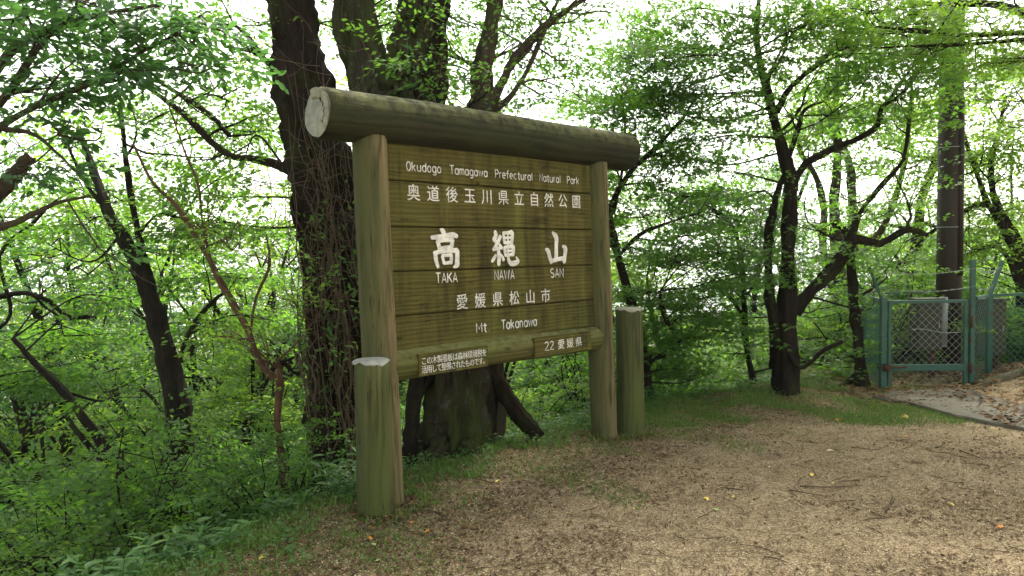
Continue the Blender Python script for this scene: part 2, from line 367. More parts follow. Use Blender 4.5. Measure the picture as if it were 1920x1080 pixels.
# local frame of the sign: x along the board, y away from the viewer, z up; board front at y = 0
def mat_wood(name, axis, base, dark, green, streak=0.0, gscale=1.0, moss_lit_top=0.0, wavy=1.0, greenamt=0.5):
    m_, t, o = mat_new(name); N = NT(t)
    st = {'x': (0.10, 1, 1), 'z': (1, 1, 0.09)}[axis]
    v = N.coord(st); v1 = N.coord(); v2 = N.coord({'x': (.5, 1, 1), 'z': (1, 1, .22)}[axis])
    oi = N.n('ShaderNodeObjectInfo')
    wv = N.n('ShaderNodeTexWave'); wv.wave_type = 'BANDS'; wv.bands_direction = 'Z' if axis == 'x' else 'X'
    wv.inputs['Scale'].default_value = 9*gscale; wv.inputs['Distortion'].default_value = 9*wavy; wv.inputs['Detail'].default_value = 3
    wv.inputs['Detail Scale'].default_value = 1.2
    add = N.n('ShaderNodeVectorMath'); add.operation = 'ADD'
    cmb = N.n('ShaderNodeCombineXYZ')
    for k in range(3): N.l(N.math('MULTIPLY', oi.outputs['Random'], 17.0+k*5), cmb.inputs[k])
    N.l(v, add.inputs[0]); N.l(cmb.outputs[0], add.inputs[1]); N.l(add.outputs[0], wv.inputs['Vector'])
    fib = N.noise(add.outputs[0], 45, 5, 0.7)
    patch = N.noise(v2, 2.6, 5, 0.65)
    spk = N.noise(v1, 70, 3, 0.6)
    wf = N.math('ADD', N.math('MULTIPLY', wv.outputs['Fac'], 0.45), N.math('MULTIPLY', N.noise(add.outputs[0], 16, 6, .7, .8), 0.75))
    c = N.ramp(wf, [(0.32, dark), (0.52, base), (.85, tuple(x*1.25 for x in base))])
    c = N.mix(N.ramp(fib, [(.35, .45), (.6, 0.0)]), c, tuple(x*0.55 for x in base))
    c = N.mix(N.math('MULTIPLY', N.ramp(patch, [(.42, 0.0), (.62, 1.0)]), greenamt), c, green)
    if axis == 'z':
        gc = N.n('ShaderNodeTexCoord'); sg = N.n('ShaderNodeSeparateXYZ'); N.l(gc.outputs['Generated'], sg.inputs[0])
        ms_ = N.noise(N.coord((1, 1, .35)), 8, 5, .7)
        kf = N.ramp(N.math('ADD', sg.outputs['X'], N.math('MULTIPLY', N.math('SUBTRACT', ms_, .5), .8)), [(.12, .75), (.70, 0.0)])
        c = N.mix(kf, c, (.042, .058, .018))
    if streak:
        # stains that water has left, running down the boards
        v3 = N.coord((1, .2, .10)); s1 = N.noise(v3, 9, 5, 0.65); s2 = N.noise(v1, 1.8, 2)
        c = N.mix(N.math('MULTIPLY', N.math('MULTIPLY', N.ramp(s1, [(.44, 0.0), (.64, 1.0)]), N.ramp(s2, [(.36, 0.25), (.54, 1.0)])), streak), c, tuple(x*0.32 for x in base))
        s3 = N.noise(N.coord((1.3, .2, .16)), 6, 4, 0.6)
        c = N.mix(N.math('MULTIPLY', N.ramp(s3, [(.55, 0.0), (.72, 1.0)]), 0.45), c, (.17, .19, .035))
    c = N.mix(N.math('MULTIPLY', N.ramp(spk, [(.58, 0.0), (.72, 1.0)]), 0.35), c, tuple(x*0.4 for x in base))
    if moss_lit_top:
        ge = N.n('ShaderNodeNewGeometry'); sx = N.n('ShaderNodeSeparateXYZ'); N.l(ge.outputs['Normal'], sx.inputs[0])
        pm = N.noise(v1, 11, 5, 0.7)
        k = N.math('MULTIPLY', N.ramp(sx.outputs['Z'], [(.0, 0.0), (.75, 1.0)]), N.ramp(pm, [(.40, 0.0), (.60, 1.0)]))  # moss on upward faces; its pale tone also paints in the log's lit top
        c = N.mix(N.math('MULTIPLY', k, moss_lit_top), c, N.mix(N.noise(v1, 28, 4, .7), (.07, .08, .022), (.22, .22, .09)))
    # drying cracks along the grain and a few dark knots
    cs = {'x': (.035, 1, 1), 'z': (1, 1, .03)}[axis]; vc = N.n('ShaderNodeVectorMath'); vc.operation = 'ADD'; N.l(N.coord(cs), vc.inputs[0]); N.l(cmb.outputs[0], vc.inputs[1])
    cn = N.noise(vc.outputs[0], 26, 3, .55, .3); crk = N.ramp(N.math('ABSOLUTE', N.math('SUBTRACT', cn, .5)), [(.0, 1.0), (.010, 0.0)]); cmask = N.ramp(N.noise(v1, 5, 3), [(.48, 0.0), (.56, 1.0)])
    crk = N.math('MULTIPLY', crk, cmask); c = N.mix(N.math('MULTIPLY', crk, .8), c, (.010, .008, .004))
    kv = N.n('ShaderNodeTexVoronoi'); kv.inputs['Scale'].default_value = 3.2; kva = N.n('ShaderNodeVectorMath'); kva.operation = 'ADD'; N.l(N.coord({'x': (.7, .2, 1), 'z': (1, 1, .7)}[axis]), kva.inputs[0]); N.l(cmb.outputs[0], kva.inputs[1]); N.l(kva.outputs[0], kv.inputs['Vector'])
    c = N.mix(N.ramp(kv.outputs['Distance'], [(.030, .9), (.055, 0.0)]), c, tuple(x*.25 for x in base))
    h = N.math('SUBTRACT', N.math('ADD', N.math('MULTIPLY', wv.outputs['Fac'], 0.4), fib), N.math('MULTIPLY', crk, 1.5))
    N.bsdf(o, c, 0.85, h, 0.8, 0.008, 0.2)
    return m_
M['plank'] = mat_wood('stained_plank', 'x', (.094, .078, .018), (.062, .050, .011), (.07, .085, .015), streak=0.92, gscale=1.3, wavy=0.7)
M['post'] = mat_wood('weathered_post', 'z', (.165, .128, .062), (.048, .034, .017), (.10, .10, .036), gscale=0.55, wavy=2.2, greenamt=0.6)
M['beam'] = mat_wood('dark_log', 'x', (.024, .023, .011), (.008, .008, .005), (.030, .038, .012), gscale=0.7, moss_lit_top=0.85, greenamt=0.6)
M['rail'] = mat_wood('mossy_log', 'x', (.095, .083, .026), (.036, .030, .010), (.09, .11, .022), gscale=1.0, moss_lit_top=0.9, greenamt=0.7)
M['short'] = mat_wood('green_post', 'z', (.088, .088, .032), (.030, .028, .012), (.065, .09, .02), gscale=0.7, wavy=1.8, greenamt=0.75)
def mat_cut(name, col, rings=None):
    m_, t, o = mat_new(name); N = NT(t); v = N.coord()
    a_ = N.noise(v, 14, 5, 0.7); b_ = N.noise(v, 90, 3)
    c = N.ramp(a_, [(.35, tuple(x*0.6 for x in col)), (.6, col)]); c = N.mix(N.ramp(b_, [(.6, 0.0), (.72, .6)]), c, tuple(x*0.3 for x in col))
    if rings is not None:      # growth rings round the heart of the log and short splits
        cc = N.n('ShaderNodeTexCoord'); mp = N.n('ShaderNodeMapping'); mp.inputs['Location'].default_value = (0, -rings[0], -rings[1]); N.l(cc.outputs['Object'], mp.inputs['Vector'])
        wv = N.n('ShaderNodeTexWave'); wv.wave_type = 'RINGS'; wv.rings_direction = rings[2]; wv.inputs['Scale'].default_value = 26; wv.inputs['Distortion'].default_value = 2.5; wv.inputs['Detail'].default_value = 3; wv.inputs['Detail Scale'].default_value = 1.5
        N.l(mp.outputs[0], wv.inputs['Vector']); c = N.mix(N.ramp(wv.outputs['Fac'], [(.1, .55), (.5, 0.0)]), c, tuple(x*0.45 for x in col))
        b2 = N.noise(v, 22, 5, .8); c = N.mix(N.ramp(b2, [(.56, 0.0), (.66, .6)]), c, (.10, .11, .06))
    N.bsdf(o, c, 0.85, a_, 0.4, 0.006, 0.2); return m_
M['cut'] = mat_cut('bleached_cut_wood', (.38, .39, .35))
M['ring_end'] = mat_cut('ringed_cut_wood', (.40, .41, .37), (.030, 2.262, 'X'))
M['cap_ring'] = mat_cut('ringed_post_top', (.36, .37, .33), (0, 0, 'Z'))
M['crack'] = mat_cut('dark_crack', (.03, .025, .015)); M['rim'] = mat_cut('cream_cut_rim', (.34, .33, .25))
M['paint'] = mat_cut('white_paint', (.74, .73, .66))
def log_z(mb_, x, y, z0, z1, r0, r1, sides=56, rings=28, top=0.0, seed=0):
    rng = np.random.default_rng(seed)
    P = np.stack([np.full(rings, x)+.006*np.sin(np.linspace(0, 4, rings)+seed), np.full(rings, y), np.linspace(z0, z1, rings)], 1)
    an = np.arange(sides)*2*math.pi/sides; R = np.linspace(r0, r1, rings)[:, None]
    prof = 1+.012*np.sin(2*an+seed)+.006*np.sin(5*an+2*seed)+.004*np.sin(11*an+seed)+.002*rng.normal(size=sides)
    rr = R*prof[None]*(1+.008*np.sin(np.linspace(0, 7, rings)[:, None]+3*an[None]))
    V = np.stack([P[:, :1]+rr*np.cos(an), P[:, 1:2]+rr*np.sin(an), np.repeat(P[:, 2:], sides, 1)], -1)
    if top:
        V[-1, :, :2] = P[-1, :2]+(V[-1, :, :2]-P[-1, :2])*(1-top/r1); V[-2, :, 2] = z1-top*1.1
    idx = np.arange(rings*sides).reshape(rings, sides)
    q = np.stack([idx[:-1], np.roll(idx[:-1], -1, 1), np.roll(idx[1:], -1, 1), idx[1:]], -1).reshape(-1, 4)
    mb_.add(V.reshape(-1, 3), [q, idx[-1][None], idx[0][::-1][None]])
for k, (x, r) in enumerate(((-.1125, .103), (1.973, .099))):
    mb = MB(); log_z(mb, x, .028, -.25, 2.16, r*1.02, r*.98, seed=k+1); mb.build('post', M['post'], sign)
# beam: a peeled log with sawn ends
def log_x(mb_, x0, x1, y, z0, z1, r0, r1, sides=40, rings=36, chamfer=(0, 0), seed=0, capmb=None):
    xs = np.linspace(x0, x1, rings); t_ = (xs-x0)/(x1-x0)
    an = np.arange(sides)*2*math.pi/sides
    prof = 1+.02*np.sin(2*an+seed)+.012*np.sin(5*an+seed)+.006*np.sin(11*an)
    rr = (r0+(r1-r0)*t_)[:, None]*prof[None]*(1+.010*np.sin(t_[:, None]*9+2*an[None]+seed)+.006*np.sin(t_[:, None]*23+an[None]))
    cz = z0+(z1-z0)*t_+.006*np.sin(t_*5)
    V = np.stack([np.repeat(xs[:, None], sides, 1), y+rr*np.cos(an), cz[:, None]+rr*np.sin(an)], -1)
    for e, c_ in ((0, chamfer[0]), (-1, chamfer[1])):
        if c_:
            V[e, :, 1:] = np.array([y, cz[e]])+(V[e, :, 1:]-np.array([y, cz[e]]))*(1-c_)
            nb = 1 if e == 0 else -2
            V[nb, :, 0] = xs[e]+(.5*c_*r0+.008)*(1 if e == 0 else -1)
            V[e, :, 0] += .004*np.sin(3*an)
    idx = np.arange(rings*sides).reshape(rings, sides)
    q = np.stack([idx[:-1], idx[1:], np.roll(idx[1:], -1, 1), np.roll(idx[:-1], -1, 1)], -1).reshape(-1, 4)
    mb_.add(V.reshape(-1, 3), [q])
    for e, s_ in ((0, -1), (-1, 1)):
        ring = V[e]; cen = np.array([ring[0, 0]+.004*s_, y, cz[e]])
        n = sides; R1 = cen+(ring-cen)*.6
        VV = np.vstack([ring, R1, cen[None]])
        F4 = [(i, (i+1) % n, n+(i+1) % n, n+i)[::s_] for i in range(n)]; F3 = [(n+i, n+(i+1) % n, 2*n)[::s_] for i in range(n)]
        (capmb[0 if e == 0 else 1] if capmb else mb_).add(VV, [np.array(F4), np.array(F3)])
mb = MB(); caps = (MB(), MB())
log_x(mb, -.455, 2.41, .030, 2.262, 2.285, .146, .150, chamfer=(.10, .34), seed=2, capmb=caps)
beam = mb.build('beam', M['beam'], sign)
e_ = caps[0].build('sawn_end', M['ring_end'], beam); tag(e_, 'pale grey sawn end with a crack')
caps[1].build('sawn_end', M['beam'], beam)
# two bleached flaps of wood and the crack on the near sawn end
fl = MB()
an = np.linspace(.15*math.pi, -.25*math.pi, 14)   # rim strip right of the crack
def rimstrip(a0, a1, r_in, r_out, x_):
    an = np.linspace(a0, a1, 16); V = []
    for i, a_ in enumerate(an):
        j = .006*math.sin(i*1.9)
        V += [(x_, .030-math.cos(a_)*(r_in+j), 2.262+math.sin(a_)*(r_in+j)), (x_, .030-math.cos(a_)*r_out, 2.262+math.sin(a_)*r_out), (x_+.012, .030-math.cos(a_)*(r_in+j), 2.262+math.sin(a_)*(r_in+j))]
    V = np.array(V); F = [(3*i, 3*i+1, 3*i+4, 3*i+3) for i in range(15)]+[(3*i, 3*i+3, 3*i+5, 3*i+2) for i in range(15)]
    return V, np.array(F)
fl.add(*rimstrip(-.75, .95, .092, .138, -.468)); fl.add(*rimstrip(.98, 1.9, .085, .138, -.470)); fl.add(*rimstrip(-1.5, -.80, .060, .138, -.466))
tag(fl.build('split_rim', M['rim'], beam, smooth=False), 'cracked pale rim of the sawn end')
ck = MB(); ck.add(*rimstrip(-.8, 1.15, .080, .092, -.4655)); ck.build('crack', M['crack'], beam, smooth=False)

# planks
seams = [.899, 1.106, 1.372, 1.641, 1.916, 2.165]
planks = []
for k in range(5):
    z0, z1 = seams[k]+.0035, seams[k+1]-.0035
    nx = 25; xs = np.linspace(-.02, 1.885, nx); rng = np.random.default_rng(k+5)
    yo = rng.uniform(0, .003); bow = .0015*np.sin(xs*2+k)
    e0 = z0+.0012*np.sin(xs*5+k)+.0006*rng.normal(size=nx); e1 = z1+.0012*np.sin(xs*4+2*k)+.0006*rng.normal(size=nx)
    ring = []
    b = .006
    prof = [(0, b, 0), (0, -b, 1), (b*.8, 0, 1), (.040, 0, 1), (.040, 0, 0), (b*.8, 0, 0)]
    V = np.zeros((nx, 6, 3))
    for j, (yy, dz, top_) in enumerate(prof):
        V[:, j, 0] = xs; V[:, j, 1] = yy+yo+bow; V[:, j, 2] = (e1 if top_ else e0)+dz
    idx = np.arange(nx*6).reshape(nx, 6)
    q = np.stack([idx[:-1], idx[1:], np.roll(idx[1:], -1, 1), np.roll(idx[:-1], -1, 1)], -1).reshape(-1, 4)
    mb = MB().add(V.reshape(-1, 3), [q, idx[0][None], idx[-1][::-1][None]])
    planks.append(mb.build('plank', M['plank'], sign, smooth=False))
mb = MB(); box(mb, (.93, .052, 1.53), (1.86, .012, 1.25)); mb.build('gap_light_block', M['plank'], sign, smooth=False)  # added panel behind the planks, blocks light that would show through the gaps
# lower log rail with two flat name plates cut into it
mb = MB(); log_x(mb, -.06, 1.93, .030, .812, .815, .092, .091, chamfer=(0, .35), seed=5)
rail = mb.build('lower_rail', M['rail'], sign)
def plate(x0, x1, z0, z1, y0):
    mb_ = MB(); box(mb_, ((x0+x1)/2, y0+.02, (z0+z1)/2), (x1-x0, .04, z1-z0))
    return mb_.build('name_plate', M['plank'], sign, smooth=False)
plL = plate(.105, .672, .738, .872, -.0665); plR = plate(1.118, 1.735, .742, .876, -.0665)

# ------------------------------------------------------------------ lettering
def text_mesh(ch):
    c_ = bpy.data.curves.new('lettering', 'FONT'); c_.body = ch; c_.size = 1.0; c_.offset = TEXT_OFF; c_.extrude = 0.0; c_.resolution_u = 3
    o_ = bpy.data.objects.new('lettering', c_); COL.objects.link(o_)
    me = bpy.data.meshes.new_from_object(o_.evaluated_get(bpy.context.evaluated_depsgraph_get()))
    V = np.zeros(len(me.vertices)*3, np.float32); me.vertices.foreach_get('co', V); V = V.reshape(-1, 3).astype(float)
    F = {}
    for p_ in me.polygons: F.setdefault(len(p_.vertices), []).append(tuple(p_.vertices))
    bpy.data.objects.remove(o_); bpy.data.curves.remove(c_); bpy.data.meshes.remove(me)
    return V, [np.array(a_) for a_ in F.values()]
TEXT_OFF = 0.0
BOLD = .009
def cjk(parent, chars, uc, vc, wd, ht, y):
    for i, ch in enumerate(chars):
        mb_ = MB()
        V, F = text_mesh(ch)
        lo, hi = V[:, :2].min(0), V[:, :2].max(0); sz = np.maximum(hi-lo, 1e-3)
        # CJK glyphs sit in a 1-em box: keep their place in it
        cen = np.array([0.5, 0.38]) if i is not None else (lo+hi)/2
        if ch in '。.': cen = np.array([.5, .38])
        X = (V[:, 0]-cen[0])*wd/0.92+uc[i]; Z = (V[:, 1]-cen[1])*ht/0.92+vc[i]
        for k_, (ax, az) in enumerate(((0, 0), (1, 0), (-1, 0), (0, 1), (0, -1))):   # a little fatter, each layer a hair behind the last
            mb_.add(np.stack([X+ax*BOLD*wd, np.full(len(X), y+.00025*k_), Z+az*BOLD*.6*ht], -1), F)
        mb_.build('lettering', M['paint'], parent, smooth=False)
# single-stroke rounded letters, cap height 1
def arc(cx_, cy_, rx, ry, a0, a1, n=8):
    a_ = np.radians(np.linspace(a0, a1, n)); return [(cx_+rx*math.cos(q), cy_+ry*math.sin(q)) for q in a_]
W_ = .40; X_ = .70
bowl = lambda: arc(.2, .35, .2, .35, 0, 360, 14)
GL = {
 'O': [arc(.22, .5, .22, .5, 0, 360, 18)], 'k': [[(0, 0), (0, 1)], [(.34, .68), (0, .30)], [(.12, .40), (.36, 0)]],
 'u': [[(0, .7), (0, .25)]+arc(.19, .2, .19, .2, 180, 360, 8)+[(.38, .7)], [(.38, .7), (.38, 0)]],
 'd': [bowl(), [(.40, 1), (.40, 0)]], 'o': [bowl()], 'g': [bowl(), [(.40, .7), (.40, -.1)]+arc(.2, -.1, .2, .17, 0, -150, 8)],
 'T': [[(-.02, 1), (.46, 1)], [(.22, 1), (.22, 0)]], 'a': [bowl(), [(.40, .7), (.40, 0)]],
 'm': [[(0, 0), (0, .7)], [(0, .45)]+arc(.13, .52, .13, .18, 180, 0, 7)+[(.26, 0)], [(.26, .45)]+arc(.39, .52, .13, .18, 180, 0, 7)+[(.52, 0)]],
 'w': [[(0, .7), (.13, 0), (.26, .62), (.39, 0), (.52, .7)]], 'P': [[(0, 0), (0, 1)]+[(.2, 1)]+arc(.2, .74, .2, .26, 90, -90, 8)+[(0, .48)]],
 'r': [[(0, 0), (0, .7)], [(0, .42)]+arc(.17, .42, .17, .27, 180, 75, 6)], 'e': [[(0, .36), (.38, .36)]+arc(.19, .36, .19, .34, 0, 300, 12)],
 'f': [arc(.24, .82, .13, .18, 60, 180, 6)+[(.11, 0)], [(-.02, .66), (.27, .66)]], 'c': [arc(.2, .35, .2, .35, 55, 305, 12)],
 't': [[(.12, .95), (.12, .15)]+arc(.22, .14, .10, .14, 180, 290, 5), [(-.03, .68), (.28, .68)]], 'l': [[(.04, 1), (.04, 0)]],
 'N': [[(0, 0), (0, 1), (.42, 0), (.42, 1)]], 'M': [[(0, 0), (0, 1), (.24, .35), (.48, 1), (.48, 0)]], '.': [[(.05, .02), (.05, .05)]],
 'A': [[(-.02, 0), (.21, 1), (.44, 0)], [(.06, .32), (.36, .32)]], 'K': [[(0, 0), (0, 1)], [(.42, 1), (0, .42)], [(.15, .58), (.43, 0)]],
 'W': [[(0, 1), (.15, 0), (.30, .9), (.45, 0), (.60, 1)]], 'S': [arc(.2, .75, .19, .25, 40, 270, 9)+arc(.2, .25, .2, .25, 90, -140, 9)],
 'n': [[(0, 0), (0, .7)], [(0, .42)]+arc(.18, .5, .18, .2, 180, 0, 8)+[(.36, 0)]], '2': [arc(.2, .76, .19, .24, 165, -30, 8)+[(0, .0), (.42, 0)]],
}
def adv(c_): return {'l': .10, 'm': .52, 'w': .52, 'W': .60, 'r': .24, 't': .28, 'f': .27, '.': .1, ' ': .30, 'M': .48, 'O': .44, 'T': .44}.get(c_, .41)+.17
def stroke_text(parent, s, u0, u1, v0, h, y, wt=.048, v1=None):
    mb_ = MB()
    tot = sum(adv(c_) for c_ in s)-.17; k = (u1-u0)/tot; x = 0
    for c_ in s+' ':
        if c_ == ' ' and mb_.n: mb_.build('lettering', M['paint'], parent); mb_ = MB()
        if c_ != ' ':
            for st in GL[c_]:
                P = np.array([(u0+(x+a_)*k, y, v0+((v1-v0)*(x/tot) if v1 is not None else 0)+b_*h) for a_, b_ in st])
                if len(P) == 2: P = np.vstack([P[0], (P[0]+P[1])/2, P[1]])
                R = np.full(len(P), wt*h*1.25); R[0] *= .93; R[-1] *= .93
                tube(mb_, P, R, 8, flat=.35, fax=(0, 1, 0))
        x += adv(c_)
def brush(parent, strokes, bx, bu, bv, y):
    mb_ = MB()
    (x0, x1, y0, y1) = bx; sx = (bu[1]-bu[0])/(x1-x0); sy = (bv[1]-bv[0])/(y1-y0)
    for st in strokes:
        A = smoothline(np.array(st, float), 5)
        P = np.stack([bu[0]+(A[:, 0]-x0)*sx, np.full(len(A), y), bv[0]+(A[:, 1]-y0)*sy], -1)
        R = A[:, 2]/2*(abs(sx)+abs(sy))/2*1.2
        # round tips
        t0 = nrm(P[0]-P[1]); t1 = nrm(P[-1]-P[-2])
        P = np.vstack([P[0]+t0*R[0]*.7, P[0]+t0*R[0]*.4, P, P[-1]+t1*R[-1]*.4, P[-1]+t1*R[-1]*.7]); R = np.r_[R[0]*.35, R[0]*.8, R, R[-1]*.8, R[-1]*.35]
        tube(mb_, P, R, 10, flat=.12, fax=(0, 1, 0))
    mb_.build('lettering', M['paint'], parent)
YF = -.0035
stroke_text(planks[4], 'Okudogo  Tamagawa  Prefectural  Natural  Park', .119, 1.735, 1.980, .054, YF, .055)
n_ = 11; cjk(planks[3], '奥道後玉川県立自然公園', np.linspace(.165, 1.695, n_), np.full(n_, 1.850), .096, .098, YF)
TAKA = [[(803, 128, 20), (822, 142, 38), (838, 172, 30)], [(724, 194, 26), (770, 190, 32), (850, 178, 32), (908, 172, 38), (944, 182, 28)],
        [(772, 225, 32), (782, 260, 32), (788, 290, 30)], [(772, 222, 28), (830, 214, 28), (900, 212, 34)], [(902, 215, 34), (896, 250, 34), (885, 285, 32)], [(788, 285, 28), (830, 278, 28), (885, 274, 30)],
        [(738, 318, 24), (790, 308, 30), (870, 300, 30), (938, 300, 38)], [(750, 322, 34), (752, 375, 32), (768, 430, 26)], [(942, 305, 38), (938, 370, 38), (934, 418, 38), (905, 436, 16)],
        [(808, 345, 24), (814, 370, 24), (820, 400, 26)], [(808, 340, 22), (850, 338, 22), (888, 336, 28)], [(888, 340, 28), (886, 370, 28), (882, 402, 26)], [(820, 402, 22), (850, 400, 22), (882, 396, 24)]]
NAWA = [[(1242, 152, 26), (1248, 182, 30), (1228, 212, 26)], [(1228, 215, 22), (1245, 228, 24), (1262, 245, 22)], [(1284, 188, 26), (1264, 228, 28), (1240, 268, 24), (1222, 292, 22)], [(1222, 290, 22), (1255, 284, 20), (1288, 276, 18)],
        [(1274, 250, 18), (1292, 280, 24)], [(1264, 292, 26), (1267, 350, 30), (1262, 408, 26)], [(1242, 335, 18), (1226, 358, 22), (1208, 382, 22)], [(1284, 332, 16), (1296, 352, 22), (1304, 372, 24)],
        [(1312, 158, 20), (1314, 200, 22), (1320, 240, 22)], [(1316, 160, 20), (1350, 158, 22), (1384, 154, 30)], [(1388, 158, 30), (1386, 198, 28), (1380, 236, 26)], [(1318, 200, 16), (1378, 196, 16)], [(1322, 238, 20), (1350, 236, 20), (1380, 232, 22)],
        [(1314, 276, 20), (1318, 305, 22), (1324, 338, 22)], [(1316, 275, 20), (1350, 270, 22), (1388, 264, 30)], [(1392, 268, 30), (1392, 300, 30), (1386, 334, 26)], [(1320, 304, 14), (1384, 300, 14)], [(1324, 338, 20), (1350, 336, 20), (1386, 330, 22)],
        [(1350, 160, 14), (1348, 210, 14), (1347, 260, 14), (1346, 330, 16), (1348, 375, 26), (1366, 402, 32), (1402, 402, 34), (1430, 386, 26), (1416, 354, 12)]]
YAMA = [[(757, 154, 16), (778, 178, 34), (788, 205, 34), (785, 260, 30), (781, 330, 32), (778, 380, 26)], [(697, 290, 20), (714, 304, 32), (726, 350, 30), (738, 394, 26)],
        [(736, 384, 28), (790, 371, 24), (850, 364, 28)], [(842, 266, 20), (862, 286, 34), (857, 340, 30), (848, 392, 30)]]
brush(planks[2], TAKA, (715, 957, 118, 447), (.283, .511), (1.634, 1.380), YF); brush(planks[2], NAWA, (1200, 1440, 140, 422), (.792, 1.059), (1.626, 1.385), YF)
brush(planks[2], YAMA, (690, 875, 140, 407), (1.329, 1.567), (1.629, 1.389), YF)
stroke_text(planks[1], 'TAKA', .314, .486, 1.292, .062, YF, .06); stroke_text(planks[1], 'NAWA', .820, 1.004, 1.294, .062, YF, .06); stroke_text(planks[1], 'SAN', 1.380, 1.517, 1.292, .062, YF, .06)
cjk(planks[1], '愛媛県松山市', np.linspace(.522, 1.318, 6), np.full(6, 1.165), .094, .096, YF)
stroke_text(planks[0], 'Mt.', .638, .755, .955, .062, YF, .058); stroke_text(planks[0], 'Takanawa', .868, 1.213, .957, .062, YF, .058)
BOLD = .007
cjk(plL, 'この木製看板は森林環境税を', np.linspace(.142, .640, 13), np.full(13, .829), .041, .047, -.0685)
cjk(plL, '活用して整備されたものです。', np.linspace(.142, .645, 14), np.full(14, .777), .040, .047, -.0685)
stroke_text(plR, '22', 1.222, 1.312, .782, .058, -.0675, .06); cjk(plR, '愛媛県', [1.395, 1.493, 1.590], [.811]*3, .072, .068, -.0685)

# two short posts that brace the sign
for (x, y, r, h, lab, sd2) in ((-.795, 4.245, .103, .885, 'short round post with a white cut top in front of the left sign post', 11), (.925, 6.03, .108, 1.005, 'short round post with a pale cut top standing right of the right sign post', 12)):
    sp = empty('short_post', (x, y, 0), lab, 'post', 'short posts beside the sign')
    mb = MB(); log_z(mb, 0, 0, -.6, h, r*1.05, r*.98, top=.012, seed=sd2); mb.build('shaft', M['short'], sp)
    # bleached cap: cut face whose pale edge hangs a little down the side
    mb = MB(); ns = 40; an = np.arange(ns)*2*math.pi/ns; rc = r*1.0
    drop = .012+.007*np.sin(3*an+sd2)+.005*np.sin(7*an)+.0025*np.sin(13*an)
    rg = [np.stack([(rc*1.012)*np.cos(an), (rc*1.012)*np.sin(an), h-drop], -1), np.stack([(rc*1.0)*np.cos(an), rc*np.sin(an), np.full(ns, h+.000)], -1),
          np.stack([rc*.88*np.cos(an), rc*.88*np.sin(an), np.full(ns, h+.007)], -1), np.stack([rc*.4*np.cos(an), rc*.4*np.sin(an), np.full(ns, h+.004)+.003*np.sin(4*an)], -1)]
    V = np.vstack(rg); idx = np.arange(4*ns).reshape(4, ns)
    q = np.stack([idx[:-1], np.roll(idx[:-1], -1, 1), np.roll(idx[1:], -1, 1), idx[1:]], -1).reshape(-1, 4)
    mb.add(V, [q, idx[-1][None]]); mb.build('cut_top', M['cap_ring' if sd2 == 11 else 'rim'], sp)

# ------------------------------------------------------------------ fence, gate, pole, boxes
m_, t, o = mat_new('green_painted_steel'); N = NT(t); v = N.coord()
n1 = N.noise(v, 7, 6, 0.75); n2 = N.noise(v, 30, 3)
c = N.mix(n2, (.014, .062, .045), (.028, .098, .072)); c = N.mix(N.ramp(n1, [(.62, 0.0), (.68, .9)]), c, (.07, .03, .014))
N.bsdf(o, c, 0.55, n2, 0.15, 0.003, 0.4); M['green'] = m_
m_, t, o = mat_new('green_wire'); N = NT(t); N.bsdf(o, (.08, .22, .18), 0.5); M['wire'] = m_
m_, t, o = mat_new('bare_wire'); N = NT(t); N.bsdf(o, (.20, .23, .21), 0.5, metal=0.4); M['steelwire'] = m_
m_, t, o = mat_new('rust'); N = NT(t); N.bsdf(o, (.06, .025, .014), 0.9); M['rust'] = m_
m_, t, o = mat_new('painted_box'); N = NT(t); v = N.coord(); N.bsdf(o, N.ramp(N.noise(v, 5, 5, .7), [(.3, (.028, .032, .02)), (.7, (.05, .055, .036))]), 0.6); M['box'] = m_
m_, t, o = mat_new('brown_box'); N = NT(t); v = N.coord(); N.bsdf(o, N.ramp(N.noise(v, 5, 5, .7), [(.3, (.03, .03, .016)), (.7, (.06, .055, .03))]), 0.7); M['box2'] = m_
m_, t, o = mat_new('galvanised_pipe'); N = NT(t); v = N.coord(); N.bsdf(o, N.ramp(N.noise(v, 12, 4), [(.3, (.16, .18, .18)), (.7, (.26, .28, .28))]), 0.5, metal=.3); M['pipe'] = m_
m_, t, o = mat_new('brown_pole_paint'); N = NT(t); v = N.coord((1, 1, .05)); N.bsdf(o, N.ramp(N.noise(v, 14, 5, .7), [(.3, (.016, .011, .009)), (.7, (.032, .023, .018))]), 0.6, N.noise(v, 30), .2, .004); M['pole'] = m_

def chain(mb_, A, B, z0a, z1a, z0b, z1b, nrmv, pitch=.075, r=.0016):
    """Woven wire between two verticals A and B (xy); diagonals of both directions."""
    A = np.asarray(A, float); B = np.asarray(B, float); L = np.linalg.norm(B-A); H = z1a-z0a
    for sg in (1, -1):
        off = nrmv*(.003*sg); k = -H
        while k < L+H:
            # line z = sg*(s-k) measured from the bottom
            s0, s1 = max(0, k if sg > 0 else k-H), min(L, k+H if sg > 0 else k)
            if s1-s0 > .01:
                pts = []
                n = 2
                for s_ in np.linspace(s0, s1, n):
                    h = (s_-k) if sg > 0 else (k-s_); f_ = s_/L
                    zz0 = z0a+(z0b-z0a)*f_; zz1 = z1a+(z1b-z1a)*f_
                    p = A+(B-A)*f_; pts.append((p[0]+off[0], p[1]+off[1], zz0+(zz1-zz0)*h/H))
                tube(mb_, pts, r, 3, cap=False)
            k += pitch
G0 = np.array([3.80, 7.72]); G1 = np.array([4.60, 7.68])          # gate opening
FZ = .915
fence = empty('wire_fence', (G0[0], G0[1], 0), 'low green chain link fence with angled barbed wire arms, left and right of the gate', 'fence')
def P_(x, y, z): return (x-G0[0], y-G0[1], z)
def fpost(x, y, z0, z1, wd=.06):
    mb_ = MB(); box(mb_, P_(x, y, (z0+z1)/2), (wd, wd, z1-z0)); return mb_.build('post', M['green'], fence, smooth=False)
